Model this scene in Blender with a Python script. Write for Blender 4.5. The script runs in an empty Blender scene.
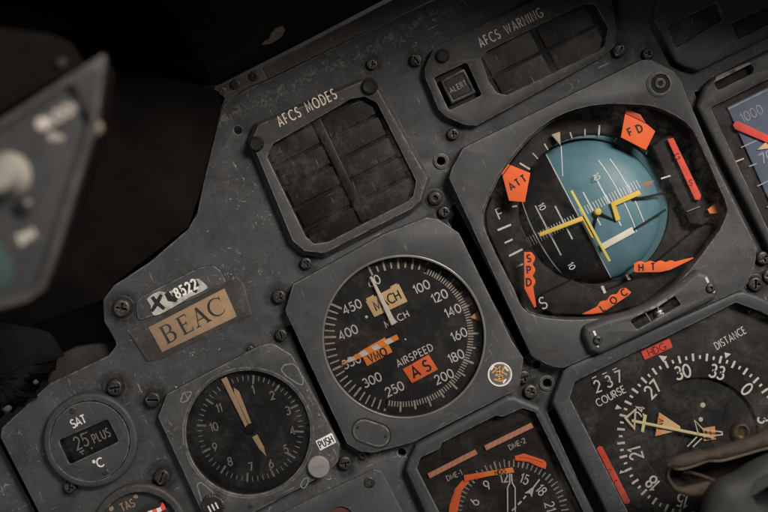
import bpy, bmesh, math, random
from mathutils import Vector, Matrix
from mathutils.geometry import tessellate_polygon
random.seed(7)
S = 0.0005            # metres per unit of the drawing grid (half a millimetre)
D = 1200.0            # camera height above the panel sheet, in grid units
VX, VY = 330.0, 140.0 # the point of the panel straight below the camera
PI = math.pi
sc = bpy.context.scene
COL = sc.collection

# ------------------------------------------------------------ camera
cd = bpy.data.cameras.new('camera')
cam = bpy.data.objects.new('camera', cd)
COL.objects.link(cam)
cam.location = ((VX-384)*S, (256-VY)*S, D*S)
cd.sensor_width = 36
cd.lens = 36*D/768
cd.shift_x = (384-VX)/768
cd.shift_y = -(256-VY)/768
cd.clip_start = 0.01
cd.clip_end = 50
cd.dof.use_dof = True
cd.dof.focus_distance = (D-6)*S
cd.dof.aperture_fstop = 3.8
cd.dof.aperture_blades = 7
sc.camera = cam

# ------------------------------------------------------------ light
w = bpy.data.worlds.new('World')
sc.world = w
w.use_nodes = True
wn_ = w.node_tree.nodes; wl_ = w.node_tree.links      # a dim cabin: dark trim with a few paler patches
wt = wn_.new('ShaderNodeTexCoord'); wz = wn_.new('ShaderNodeTexNoise'); wr = wn_.new('ShaderNodeValToRGB')
wz.inputs['Scale'].default_value = 2.6; wz.inputs['Detail'].default_value = 3.0
wl_.new(wt.outputs['Generated'], wz.inputs['Vector']); wl_.new(wz.outputs['Fac'], wr.inputs[0])
wr.color_ramp.elements[0].position = 0.44; wr.color_ramp.elements[0].color = (0.10, 0.09, 0.08, 1)
wr.color_ramp.elements[1].position = 0.60; wr.color_ramp.elements[1].color = (3.0, 2.9, 2.8, 1)
wl_.new(wr.outputs[0], wn_['Background'].inputs[0])
wn_['Background'].inputs[1].default_value = 0.019

def area(name, px, py, pz, tx, ty, sx, sy, power, col):
    l = bpy.data.lights.new(name, 'AREA')
    l.shape = 'RECTANGLE'; l.size = sx; l.size_y = sy
    l.energy = power; l.color = col
    o = bpy.data.objects.new(name, l); COL.objects.link(o)
    o.location = ((px-384)*S, (256-py)*S, pz*S)
    t = Vector(((tx-384)*S, (256-ty)*S, 0))
    o.rotation_euler = (t-o.location).to_track_quat('-Z', 'Y').to_euler()
    return o
area('window_light', 1350, -950, 1750, 600, 330, 0.42, 0.30, 19.5, (1.0, 0.94, 0.87))
area('side_window_light', -900, 1300, 1500, 330, 380, 0.6, 0.5, 1.6, (0.86, 0.93, 1.0))

sc.view_settings.view_transform = 'Standard'
sc.view_settings.look = 'None'
sc.view_settings.exposure = 0.0
sc.view_settings.gamma = 1.0

# ------------------------------------------------------------ materials
MATS = {}
def mat(name, col, rough=0.55, metal=0.0, var=0.25, vs=60, fleck=0.0, scratch=0.0, dust=0.0,
        bump=0.0, bs=2500, edge=0.0, spec=0.4, grime=0.0, worn=None, rnd_=0.0, fleckcol=(0.46, 0.43, 0.39), dustcol=(0.16, 0.13, 0.10), coat=0.0):
    if name in MATS: return MATS[name]
    m = bpy.data.materials.new(name); m.use_nodes = True
    nt = m.node_tree; N = nt.nodes; L = nt.links
    b = N['Principled BSDF']
    b.inputs['Roughness'].default_value = rough
    b.inputs['Metallic'].default_value = metal
    b.inputs['Specular IOR Level'].default_value = spec
    if coat: b.inputs['Coat Weight'].default_value = coat
    tc = N.new('ShaderNodeTexCoord')
    def noise(scale, detail=6, rough_=0.6, vec=None, dist=0.0):
        n = N.new('ShaderNodeTexNoise'); n.inputs['Scale'].default_value = scale
        n.inputs['Detail'].default_value = detail; n.inputs['Roughness'].default_value = rough_
        n.inputs['Distortion'].default_value = dist
        L.new(vec or tc.outputs['Object'], n.inputs['Vector']); return n.outputs['Fac']
    def ramp(f, a, b_):
        r = N.new('ShaderNodeMapRange'); r.inputs['From Min'].default_value = a; r.inputs['From Max'].default_value = b_
        L.new(f, r.inputs['Value']); return r.outputs['Result']
    def mul(a, b_):
        r = N.new('ShaderNodeMath'); r.operation = 'MULTIPLY'
        L.new(a, r.inputs[0])
        if isinstance(b_, (int, float)): r.inputs[1].default_value = b_
        else: L.new(b_, r.inputs[1])
        return r.outputs[0]
    def mix(f, a, b_):
        r = N.new('ShaderNodeMix'); r.data_type = 'RGBA'
        L.new(f, r.inputs['Factor'])
        for s, v in ((r.inputs[6], a), (r.inputs[7], b_)):
            if isinstance(v, tuple): s.default_value = (*v, 1)
            else: L.new(v, s)
        return r.outputs[2]
    c0 = tuple(x*(1-var) for x in col); c1 = tuple(min(1, x*(1+var)) for x in col)
    c = mix(ramp(noise(vs, 8, 0.65), 0.3, 0.7), c0, c1)
    if dust:
        c = mix(mul(mul(ramp(noise(45, 6, 0.7, dist=1.5), 0.42, 0.75), ramp(noise(900, 4), 0.35, 0.7)), dust), c, dustcol)
    if grime:
        c = mix(mul(mul(ramp(noise(30, 7, 0.72, dist=1.0), 0.48, 0.68), ramp(noise(260, 5), 0.3, 0.6)), grime), c, (0.014, 0.012, 0.0105))
    if rnd_:
        oi = N.new('ShaderNodeObjectInfo')
        c = mix(mul(oi.outputs['Random'], rnd_), c, tuple(x*0.35 for x in col))
    if worn:
        sx_ = N.new('ShaderNodeSeparateXYZ'); L.new(tc.outputs['Object'], sx_.inputs[0])
        ab = N.new('ShaderNodeMath'); ab.operation = 'SUBTRACT'; L.new(sx_.outputs['Y'], ab.inputs[0]); ab.inputs[1].default_value = worn
        a2 = N.new('ShaderNodeMath'); a2.operation = 'ABSOLUTE'; L.new(ab.outputs[0], a2.inputs[0])
        c = mix(mul(mul(ramp(a2.outputs[0], 0.0052, 0.0015), ramp(noise(330, 7, 0.7, dist=1.0), 0.50, 0.60)), 0.8), c, (0.16, 0.15, 0.135))
    if scratch:
        for ang, sx, sy in ((0.5, 900, 75), (-0.9, 70, 1000), (1.25, 900, 110)):
            mp = N.new('ShaderNodeMapping'); mp.inputs['Rotation'].default_value = (0, 0, ang)
            mp.inputs['Scale'].default_value = (sx, sy, 200)
            L.new(tc.outputs['Object'], mp.inputs['Vector'])
            n = noise(1.0, 2, 0.5, mp.outputs['Vector'])
            f = mul(mul(ramp(n, 0.69, 0.77), ramp(noise(55+20*ang, 3), 0.44, 0.58)), scratch)
            c = mix(f, c, fleckcol)
    if fleck:
        f = mul(mul(ramp(noise(430, 7, 0.7, dist=1.2), 0.60, 0.68), ramp(noise(42, 4, 0.6), 0.48, 0.62)), fleck)
        c = mix(f, c, fleckcol)
    if edge:
        bv = N.new('ShaderNodeBevel'); bv.samples = 4; bv.inputs['Radius'].default_value = 0.0011
        g = N.new('ShaderNodeNewGeometry')
        d = N.new('ShaderNodeVectorMath'); d.operation = 'DOT_PRODUCT'
        L.new(bv.outputs[0], d.inputs[0]); L.new(g.outputs['Normal'], d.inputs[1])
        f = mul(mul(ramp(d.outputs['Value'], 0.99, 0.93), ramp(noise(240, 5, 0.7), 0.40, 0.58)), edge)
        c = mix(f, c, tuple(x*0.55 for x in fleckcol))
    L.new(c, b.inputs['Base Color'])
    rr = N.new('ShaderNodeMapRange'); rr.inputs['To Min'].default_value = max(0.05, rough-0.14); rr.inputs['To Max'].default_value = min(1, rough+0.14)
    L.new(noise(180, 5), rr.inputs['Value']); L.new(rr.outputs['Result'], b.inputs['Roughness'])
    if bump:
        bp = N.new('ShaderNodeBump'); bp.inputs['Strength'].default_value = bump; bp.inputs['Distance'].default_value = 0.0004
        L.new(noise(bs, 4), bp.inputs['Height']); L.new(bp.outputs[0], b.inputs['Normal'])
    MATS[name] = m
    return m

def glass_mat(name, dust=0.05, tint=(1, 1, 1), milk=0.0):
    m = bpy.data.materials.new(name); m.use_nodes = True
    nt = m.node_tree; N = nt.nodes; L = nt.links; N.remove(N['Principled BSDF'])
    out = N['Material Output']
    tr = N.new('ShaderNodeBsdfTransparent'); tr.inputs[0].default_value = (*tint, 1)
    gl = N.new('ShaderNodeBsdfGlossy'); gl.inputs['Roughness'].default_value = 0.08
    df = N.new('ShaderNodeBsdfDiffuse'); df.inputs[0].default_value = (0.42, 0.38, 0.34, 1)
    fr = N.new('ShaderNodeFresnel'); fr.inputs[0].default_value = 1.45
    a = N.new('ShaderNodeMixShader'); L.new(fr.outputs[0], a.inputs[0]); L.new(tr.outputs[0], a.inputs[1]); L.new(gl.outputs[0], a.inputs[2])
    tc = N.new('ShaderNodeTexCoord')
    def nz(scale, lo, hi, det=6):
        n = N.new('ShaderNodeTexNoise'); n.inputs['Scale'].default_value = scale; n.inputs['Detail'].default_value = det
        n.inputs['Roughness'].default_value = 0.65; n.inputs['Distortion'].default_value = 0.7
        L.new(tc.outputs['Object'], n.inputs['Vector'])
        r = N.new('ShaderNodeMapRange'); r.inputs[1].default_value = lo; r.inputs[2].default_value = hi
        L.new(n.outputs['Fac'], r.inputs[0]); return r.outputs[0]
    def mth(op, x, y):
        q = N.new('ShaderNodeMath'); q.operation = op
        for i, v in enumerate((x, y)):
            if isinstance(v, (int, float)): q.inputs[i].default_value = v
            else: L.new(v, q.inputs[i])
        return q.outputs[0]
    f = mth('MULTIPLY', mth('ADD', mth('MULTIPLY', mth('MULTIPLY', nz(55, 0.46, 0.66), nz(400, 0.3, 0.65)), 1.0), mth('MULTIPLY', nz(1300, 0.58, 0.70), nz(90, 0.42, 0.62))), dust)
    if milk: f = mth('ADD', f, milk)
    b = N.new('ShaderNodeMixShader'); L.new(f, b.inputs[0]); L.new(a.outputs[0], b.inputs[1]); L.new(df.outputs[0], b.inputs[2])
    L.new(b.outputs[0], out.inputs[0])
    MATS[name] = m
    return m

PANEL = mat('panel_paint', (0.042, 0.0435, 0.0465), 0.56, fleck=1.0, scratch=0.5, dust=0.40, grime=0.6, worn=0.1168, bump=0.2, edge=1.0, var=0.28, spec=0.3)
BEZ = mat('bezel_paint', (0.046, 0.0465, 0.048), 0.52, fleck=0.30, scratch=0.2, dust=0.25, grime=0.45, bump=0.12, edge=0.9, var=0.16, spec=0.3)
BEZBLUE = mat('bezel_blue_paint', (0.037, 0.041, 0.044), 0.5, fleck=0.3, scratch=0.15, dust=0.25, grime=0.4, bump=0.12, edge=0.9, var=0.16, spec=0.3)
BEZWARM = mat('bezel_warm_paint', (0.038, 0.0365, 0.0355), 0.55, fleck=0.3, scratch=0.2, dust=0.35, grime=0.45, bump=0.12, edge=0.9, var=0.18, spec=0.3)
CLOCKB = mat('clock_bezel_paint', (0.050, 0.051, 0.051), 0.42, fleck=0.85, scratch=0.55, dust=0.6, grime=0.55, bump=0.2, edge=1.0, var=0.32, vs=150, spec=0.3)
DARK = mat('dark_gap', (0.006, 0.006, 0.006), 0.8, var=0.4)
DIAL = mat('dial_black', (0.017, 0.0168, 0.017), 0.65, var=0.4, fleck=0.08, dust=0.22, spec=0.2, bump=0.05, vs=120)
DIALW = mat('dial_warm_black', (0.021, 0.018, 0.017), 0.65, var=0.4, fleck=0.10, dust=0.25, spec=0.2, bump=0.05, vs=120)
DIALG = mat('dial_green_black', (0.022, 0.025, 0.022), 0.6, var=0.3, dust=0.3)
MASK = mat('mask_black', (0.014, 0.013, 0.013), 0.65, var=0.5, fleck=0.15, dust=0.28, bump=0.1, vs=110, spec=0.2)
WHITE = mat('marking_white', (0.64, 0.60, 0.55), 0.6, var=0.18, vs=500)
CREAM = mat('marking_cream', (0.60, 0.50, 0.40), 0.6, var=0.18, vs=500)
TAN = mat('hand_tan', (0.66, 0.45, 0.26), 0.55, var=0.12, vs=300)
IVORY = mat('needle_ivory', (0.72, 0.66, 0.58), 0.5, var=0.1)
FADED = mat('marking_faded', (0.20, 0.185, 0.165), 0.6, var=0.4, vs=500)
PINKISH = mat('marking_brown', (0.26, 0.15, 0.11), 0.6, var=0.3, vs=500)
ORANGE = mat('flag_orange', (0.94, 0.165, 0.048), 0.6, var=0.10, vs=150, spec=0.2, dust=0.12, scratch=0.12, fleckcol=(0.5, 0.2, 0.1))
ORANGED = mat('flag_orange_fold', (0.62, 0.09, 0.035), 0.5, var=0.08)
REDF = mat('flag_red', (0.70, 0.085, 0.055), 0.6, spec=0.2, var=0.2, vs=200, dust=0.15)
SALMON = mat('flag_salmon', (0.66, 0.25, 0.155), 0.5, var=0.12)
SALMONL = mat('flag_salmon_light', (0.64, 0.32, 0.22), 0.5, var=0.12)
AMBER = mat('flag_amber', (0.90, 0.28, 0.055), 0.6, spec=0.2, var=0.1)
MACHC = mat('flag_cream', (0.68, 0.46, 0.23), 0.55, var=0.1, vs=200)
INK = mat('lettering_black', (0.012, 0.010, 0.010), 0.6, var=0.2)
INKRED = mat('lettering_dark_red', (0.10, 0.012, 0.012), 0.6, var=0.2)
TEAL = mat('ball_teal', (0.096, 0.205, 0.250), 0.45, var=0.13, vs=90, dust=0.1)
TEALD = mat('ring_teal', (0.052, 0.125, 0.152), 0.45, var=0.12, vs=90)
BALLBLK = mat('ball_black', (0.012, 0.012, 0.013), 0.5, var=0.4, dust=0.12, vs=120)
PALELINE = mat('ball_line', (0.62, 0.65, 0.65), 0.6, var=0.2, vs=400)
YELLOW = mat('symbol_yellow', (0.76, 0.52, 0.09), 0.45, var=0.08)
LIME = mat('symbol_lime', (0.68, 0.60, 0.14), 0.45, var=0.08)
GREYBLUE = mat('tape_blue', (0.072, 0.106, 0.148), 0.5, var=0.15, vs=120, dust=0.15)
SCREW = mat('screw_black', (0.030, 0.028, 0.027), 0.42, metal=0.5, var=0.4, fleck=0.35, bump=0.2, edge=0.6, vs=400)
SCREWB = mat('screw_worn', (0.075, 0.062, 0.050), 0.45, metal=0.6, var=0.5, fleck=0.8, bump=0.35, edge=0.8, vs=500)
STEEL = mat('bare_metal', (0.42, 0.40, 0.38), 0.38, metal=0.9, var=0.25, vs=400, bump=0.1)
BRASS = mat('brass', (0.20, 0.135, 0.07), 0.35, metal=0.85, var=0.3, vs=400)
CELL = mat('lamp_cell', (0.022, 0.0175, 0.016), 0.45, var=0.4, fleck=0.16, scratch=0.35, dust=0.5, vs=130, spec=0.25, rnd_=0.9, bump=0.15, bs=500)
RUBBER = mat('hood_black', (0.016, 0.0135, 0.0122), 0.75, var=0.4, spec=0.06, bump=0.35, bs=900, vs=40)
HOODB = mat('side_hood_brown', (0.0066, 0.0052, 0.0045), 0.75, var=0.4, spec=0.06, bump=0.3, bs=900, vs=30)
STRIP = mat('strip_brown', (0.050, 0.042, 0.037), 0.5, var=0.35, fleck=0.25, scratch=0.3, dust=0.3, edge=0.5)
CONS = mat('console_grey', (0.044, 0.041, 0.039), 0.5, var=0.25, dust=0.35, edge=0.9, vs=50)
CLOTH = mat('cloth_black', (0.007, 0.0063, 0.006), 0.85, spec=0.05, var=0.4, bump=0.5, bs=1500)
LEATHER = mat('leather_brown', (0.040, 0.030, 0.022), 0.72, spec=0.2, var=0.35, bump=0.5, bs=700, vs=150, fleck=0.1, edge=0.35, fleckcol=(0.24, 0.17, 0.12))
GRIP = mat('grip_grey_green', (0.032, 0.0315, 0.028), 0.6, spec=0.25, var=0.35, bump=0.25, bs=600, vs=60)
PAPER = mat('paper_tan', (0.72, 0.48, 0.31), 0.7, var=0.16, vs=160, dust=0.2)
PATCH = mat('patch_white', (0.36, 0.34, 0.31), 0.7, var=0.45, vs=260)
BUTTON = mat('button_grey', (0.20, 0.18, 0.175), 0.5, var=0.15, fleck=0.2, bump=0.1, edge=0.3)
WHITEP = mat('label_white', (0.70, 0.67, 0.62), 0.6, var=0.12, vs=300, dust=0.3)
CHIP = mat('pale_chip', (0.30, 0.23, 0.16), 0.6, var=0.4, vs=300)
PALEYEL = mat('course_pale', (0.70, 0.63, 0.34), 0.5, var=0.1)
LETDIM = mat('lettering_dim', (0.44, 0.39, 0.34), 0.6, var=0.3, vs=300)
SATB = mat('gauge_charcoal', (0.036, 0.037, 0.039), 0.55, fleck=0.2, scratch=0.12, dust=0.2, bump=0.1, edge=0.7, spec=0.3)
GLASS = glass_mat('glass_clear', 0.05)
GLASSM = glass_mat('glass_murky', 0.085)
GLASSP = glass_mat('glass_plum', 0.12, (0.95, 0.93, 0.96))
TAPE = glass_mat('tape_clear', 0.10, (0.95, 0.95, 0.92), 0.06)
GLASSA = glass_mat('glass_hazed', 0.05)
KNOBB = mat('knob_black', (0.009, 0.0085, 0.008), 0.62, var=0.4, spec=0.2, dust=0.2)

# ------------------------------------------------------------ drawing helpers (grid units, y down; h = the height the outline was measured at)
A = math.radians(26.5)
AU = (math.cos(A), -math.sin(A))      # along the lettering
AV = (-math.sin(A), -math.cos(A))     # towards the top of the lettering
def add(p, q, s=1.0): return (p[0]+q[0]*s, p[1]+q[1]*s)
def loc(c, u, v): return (c[0]+AU[0]*u+AV[0]*v, c[1]+AU[1]*u+AV[1]*v)
def circ(cx, cy, r, n=48, a0=0.0): return [(cx+r*math.cos(a0+2*PI*i/n), cy+r*math.sin(a0+2*PI*i/n)) for i in range(n)]
def area2(p): return sum(p[i][0]*p[(i+1) % len(p)][1]-p[(i+1) % len(p)][0]*p[i][1] for i in range(len(p)))
def offs(p, d):
    """move every edge inwards by d (outwards when negative)"""
    n = len(p); sg = 1 if area2(p) > 0 else -1; r = []
    for i in range(n):
        a, b, c = p[i-1], p[i], p[(i+1) % n]
        e1 = Vector((b[0]-a[0], b[1]-a[1])); e2 = Vector((c[0]-b[0], c[1]-b[1]))
        if e1.length < 1e-6: e1 = e2
        if e2.length < 1e-6: e2 = e1
        e1 = e1.normalized(); e2 = e2.normalized()
        n1 = Vector((-e1.y, e1.x))*sg; n2 = Vector((-e2.y, e2.x))*sg
        m = n1+n2
        if m.length < 1e-4: m = n1
        m = m.normalized(); k = max(0.35, m.dot(n1))
        r.append((b[0]+m.x*d/k, b[1]+m.y*d/k))
    return r
def rnd(p, r, n=5):
    out = []; L_ = len(p)
    for i in range(L_):
        a, b, c = Vector(p[i-1]), Vector(p[i]), Vector(p[(i+1) % L_])
        u = a-b; v = c-b; lu, lv = u.length, v.length
        u = u/lu; v = v/lv
        ang = math.acos(max(-1, min(1, u.dot(v))))
        if ang > PI-0.05: out.append(p[i]); continue
        t = min(r/math.tan(ang/2), lu*0.48, lv*0.48)
        for k in range(n+1):
            s_ = k/n
            q = (b+u*t)*(1-s_)**2 + b*2*s_*(1-s_) + (b+v*t)*s_**2
            out.append((q.x, q.y))
    return out
def rect(c, w_, h_, ang=None):
    ang = A if ang is None else ang
    u = (math.cos(ang), -math.sin(ang)); v = (-math.sin(ang), -math.cos(ang))
    return [(c[0]+u[0]*x*w_/2+v[0]*y*h_/2, c[1]+u[1]*x*w_/2+v[1]*y*h_/2) for x, y in ((-1, -1), (1, -1), (1, 1), (-1, 1))]

def spline(p, m=6, closed=False):
    n = len(p); r = []
    for i in range(n if closed else n-1):
        g = (lambda k: p[k % n]) if closed else (lambda k: p[max(0, min(n-1, k))])
        a, b, c, d = g(i-1), g(i), g(i+1), g(i+2)
        for q in range(m):
            t = q/m
            r.append(tuple(0.5*((2*b[j])+(c[j]-a[j])*t+(2*a[j]-5*b[j]+4*c[j]-d[j])*t*t+(3*b[j]-a[j]-3*c[j]+d[j])*t**3) for j in range(len(b))))
    if not closed: r.append(tuple(p[-1]))
    return r
class MB:
    def __init__(s, h=0.0):
        s.h = h; s.k = (D-h)/D; s.v = []; s.f = []; s.m = []; s.mi = 0; s.flat = False
    def P(s, x, y, z):
        return (VX-384+(x-VX)*s.k, 256-VY-(y-VY)*s.k, z)
    def ring(s, pts, z):
        i0 = len(s.v); s.v += [s.P(x, y, z) for x, y in pts]; return list(range(i0, len(s.v)))
    def ring3(s, pts):
        i0 = len(s.v); s.v += [s.P(x, y, z) for x, y, z in pts]; return list(range(i0, len(s.v)))
    def face(s, idx): s.f.append(tuple(idx)); s.m.append(s.mi)
    def bridge(s, a, b, closed=True):
        n = len(a)
        for i in range(n if closed else n-1):
            j = (i+1) % n; s.face((a[i], a[j], b[j], b[i]))
    def cap(s, loops):
        tris = tessellate_polygon([[Vector((s.v[i][0], s.v[i][1], 0)) for i in lp] for lp in loops])
        flatl = [i for lp in loops for i in lp]
        for t in tris: s.face([flatl[i] for i in t])
    def sheet(s, pts, z): s.cap([s.ring(pts, z)]); return s
    def frame(s, out, holes, z0, z1, bi=1.5, bd=1.5, hb=1.0, hz=None, seg=3, bottom=False):
        r = s.ring(out, z0); prev = r
        for k in range(seg+1):
            t = k/seg*PI/2
            cur = s.ring(offs(out, bi*(1-math.cos(t))), z1-bd*(1-math.sin(t)))
            s.bridge(prev, cur); prev = cur
        tops = [prev]
        for h in holes:
            pr = s.ring(h, z0 if hz is None else hz)
            for k in range(3):
                t = k/2*PI/2
                cur = s.ring(offs(h, -hb*(1-math.cos(t))), z1-hb*(1-math.sin(t)))
                s.bridge(pr, cur); pr = cur
            tops.append(pr)
        s.cap(tops)
        if bottom: s.cap([r])
        return s
    def prism(s, out, z0, z1, bi=0.8, bd=0.8, seg=3): return s.frame(out, [], z0, z1, bi, bd, seg=seg, bottom=True)
    def ribbon(s, pts, wd, z, closed=False):
        if len(pts) < 2: return s
        n = len(pts); l_, r_ = [], []
        w2 = wd if isinstance(wd, (list, tuple)) else [wd]*n
        for i in range(n):
            a = pts[i-1] if (i > 0 or closed) else None
            c = pts[(i+1) % n] if (i < n-1 or closed) else None
            b = pts[i]
            e1 = Vector((b[0]-a[0], b[1]-a[1])).normalized() if a else None
            e2 = Vector((c[0]-b[0], c[1]-b[1])).normalized() if c else None
            e1 = e1 or e2; e2 = e2 or e1
            n1 = Vector((-e1.y, e1.x)); n2 = Vector((-e2.y, e2.x)); m = n1+n2
            m = m.normalized() if m.length > 1e-3 else n1
            k = max(0.5, m.dot(n1)); o = m*(w2[i]/2/k)
            l_.append((b[0]+o.x, b[1]+o.y)); r_.append((b[0]-o.x, b[1]-o.y))
        s.bridge(s.ring(l_, z), s.ring(r_, z), closed); return s
    def tick(s, c, ang, r0, r1, wd, z):
        d = (math.sin(ang), -math.cos(ang)); return s.ribbon([add(c, d, r0), add(c, d, r1)], wd, z)
    def lathe(s, cx, cy, prof, n=32, capb=False, ell=1.0):
        prev = None
        for r, z in prof:
            cur = s.ring(circ(cx, cy, max(r, 0.02), n), z)
            if prev: s.bridge(prev, cur)
            else: first = cur
            prev = cur
        s.cap([prev])
        if capb: s.cap([first])
        return s
    def tube(s, pts, rad, n=8):
        """round bar through 3-D grid points"""
        P = [Vector(s.P(*p)) for p in pts]; rings = []
        for i, p in enumerate(P):
            t = (P[min(i+1, len(P)-1)]-P[max(i-1, 0)]).normalized()
            x = t.cross(Vector((0, 0, 1)));  x = x.normalized() if x.length > 1e-3 else Vector((1, 0, 0))
            y = x.cross(t); rr = rad[i] if isinstance(rad, (list, tuple)) else rad
            i0 = len(s.v)
            s.v += [tuple(p+(x*math.cos(2*PI*k/n)+y*math.sin(2*PI*k/n))*rr) for k in range(n)]
            rings.append(list(range(i0, i0+n)))
        for a, b in zip(rings, rings[1:]): s.bridge(a, b)
        s.face(rings[0]); s.face(rings[-1][::-1]); return s
    def text(s, t, c, cap, ang=None, st=None, z=0.0, cond=1.0, gap=0.24):
        ang = A if ang is None else ang
        st = cap*0.14 if st is None else st
        u = (math.cos(ang), -math.sin(ang)); v = (-math.sin(ang), -math.cos(ang))
        W_ = -gap
        for ch in t: W_ += (0.42 if ch == ' ' else GLY[ch][0])*cond+gap
        x = -W_/2; k = 0
        for ch in t:
            if ch == ' ': x += 0.42*cond+gap; continue
            gw, strokes = GLY[ch]
            for sk in strokes:
                pts = [(c[0]+(u[0]*(x+px*cond)+v[0]*(py-0.5))*cap, c[1]+(u[1]*(x+px*cond)+v[1]*(py-0.5))*cap) for px, py in sk]
                cl = len(pts) > 3 and abs(pts[0][0]-pts[-1][0])+abs(pts[0][1]-pts[-1][1]) < 1e-4
                s.ribbon(pts[:-1] if cl else pts, st, z+0.05*(k % 4), cl); k += 1
            x += gw*cond+gap
        s.flat = True
        return s
    def build(s, name, mats, parent=None, smooth=True):
        me = bpy.data.meshes.new(name)
        inv = Matrix.Identity(4)
        if parent is not None:
            top = parent
            while top.parent: top = top.parent
            inv = MW[top.name].inverted()
        me.from_pydata([tuple(inv @ Vector((x*S, y*S, z*S))) for x, y, z in s.v], [], s.f)
        for m in (mats if isinstance(mats, (list, tuple)) else [mats]): me.materials.append(m)
        me.polygons.foreach_set('material_index', s.m)
        me.update()
        bm = bmesh.new(); bm.from_mesh(me)
        if s.flat:
            for f in bm.faces:
                f.normal_update()
                if f.normal.z < 0: f.normal_flip()
        else: bmesh.ops.recalc_face_normals(bm, faces=bm.faces)
        bm.to_mesh(me); bm.free()
        if smooth and not s.flat:
            me.polygons.foreach_set('use_smooth', [True]*len(me.polygons))
            me.set_sharp_from_angle(angle=math.radians(32))
        o = bpy.data.objects.new(name, me); COL.objects.link(o)
        if parent is not None: o.parent = parent
        return o

MW = {}
def thing(name, label, cat, c, group=None, rot=True, z=0.0):
    o = bpy.data.objects.new(name, None); COL.objects.link(o)
    o.empty_display_size = 0.01
    o.location = ((c[0]-384)*S, (256-c[1])*S, z*S)
    o.rotation_euler = (0, 0, A if rot else 0)
    MW[o.name] = Matrix.LocRotScale(o.location, o.rotation_euler, None)
    return tag(o, label, cat, group)
def tag(o, label, cat, group=None):
    o['label'] = label; o['category'] = cat
    if group: o['group'] = group
    return o

def arc(cx, cy, rx, ry, a0, a1, n=10):
    return [(cx+rx*math.cos(math.radians(a0+(a1-a0)*i/n)), cy+ry*math.sin(math.radians(a0+(a1-a0)*i/n))) for i in range(n+1)]
def ell(cx, cy, rx, ry, n=18): return arc(cx, cy, rx, ry, 90, 450, n)
GLY = {
 'A': (.74, [[(0, 0), (.37, 1), (.74, 0)], [(.13, .30), (.61, .30)]]),
 'B': (.58, [[(0, 0), (0, 1)]+arc(.28, .76, .24, .24, 90, -90)+[(0, .52)], arc(.28, .26, .30, .26, 90, -90)+[(0, 0)]]),
 'C': (.80, [arc(.5, .5, .5, .5, 48, 312, 14)]),
 'D': (.70, [[(.22, 0), (0, 0), (0, 1), (.22, 1)]+arc(.22, .5, .48, .5, 90, -90, 12)]),
 'E': (.50, [[(.5, 1), (0, 1), (0, 0), (.5, 0)], [(0, .52), (.44, .52)]]),
 'F': (.50, [[(.5, 1), (0, 1), (0, 0)], [(0, .50), (.42, .50)]]),
 'G': (.92, [arc(.48, .5, .48, .5, 48, 352, 16)+[(.55, .45)]]),
 'H': (.66, [[(0, 0), (0, 1)], [(.66, 0), (.66, 1)], [(0, .52), (.66, .52)]]),
 'I': (.02, [[(0, 0), (0, 1)]]),
 'K': (.6, [[(0, 0), (0, 1)], [(.56, 1), (.03, .45)], [(.2, .6), (.6, 0)]]),
 'L': (.48, [[(0, 1), (0, 0), (.48, 0)]]),
 'M': (.86, [[(0, 0), (.08, 1), (.43, .15), (.78, 1), (.86, 0)]]),
 'N': (.70, [[(0, 0), (0, 1), (.70, 0), (.70, 1)]]),
 'O': (.94, [ell(.47, .5, .47, .5, 22)]),
 'P': (.54, [[(0, 0), (0, 1), (.26, 1)]+arc(.26, .73, .28, .27, 90, -90)+[(0, .46)]]),
 'R': (.56, [[(0, 0), (0, 1), (.26, 1)]+arc(.26, .74, .27, .26, 90, -90)+[(0, .48)], [(.26, .48), (.56, 0)]]),
 'S': (.54, [arc(.27, .745, .25, .255, 35, 262, 10)+arc(.27, .25, .27, .25, 88, -150, 10)]),
 'T': (.60, [[(0, 1), (.6, 1)], [(.3, 1), (.3, 0)]]),
 'U': (.64, [[(0, 1)]+arc(.32, .32, .32, .32, 180, 360, 10)+[(.64, 1)]]),
 'V': (.70, [[(0, 1), (.35, 0), (.70, 1)]]),
 'W': (1.0, [[(0, 1), (.25, 0), (.5, .9), (.75, 0), (1.0, 1)]]),
 'X': (.66, [[(0, 0), (.66, 1)], [(0, 1), (.66, 0)]]),
 'Y': (.66, [[(0, 1), (.33, .48), (.66, 1)], [(.33, .48), (.33, 0)]]),
 '-': (.34, [[(0, .48), (.34, .48)]]),
 '°': (.30, [ell(.15, .86, .13, .13, 10)]),
 '0': (.62, [ell(.31, .5, .31, .5, 20)]),
 '1': (.24, [[(0, .78), (.22, 1), (.22, 0)]]),
 '2': (.58, [arc(.28, .71, .27, .29, 165, -35, 10)+[(0, 0), (.58, 0)]]),
 '3': (.56, [arc(.26, .755, .24, .245, 150, -90, 9)+arc(.26, .26, .30, .26, 90, -150, 10)]),
 '4': (.62, [[(.44, 0), (.44, 1), (0, .30), (.62, .30)]]),
 '5': (.56, [[(.5, 1), (.12, 1), (.06, .52)]+arc(.25, .32, .30, .32, 125, -145, 10)]),
 '6': (.58, [ell(.29, .31, .29, .31, 16), [(.03, .42), (.42, 1)]]),
 '7': (.56, [[(0, 1), (.56, 1), (.16, 0)]]),
 '8': (.56, [ell(.28, .76, .24, .24, 14), ell(.28, .27, .28, .27, 16)]),
 '9': (.58, [ell(.29, .69, .29, .31, 16), [(.55, .58), (.16, 0)]]),
}
# ------------------------------------------------------------ the setting
o = MB(-150); o.sheet([(-900, -900), (1700, -900), (1700, 1400), (-900, 1400)], -150).flat = True
bgd = o.build('background', DARK); bgd['kind'] = 'structure'

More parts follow.
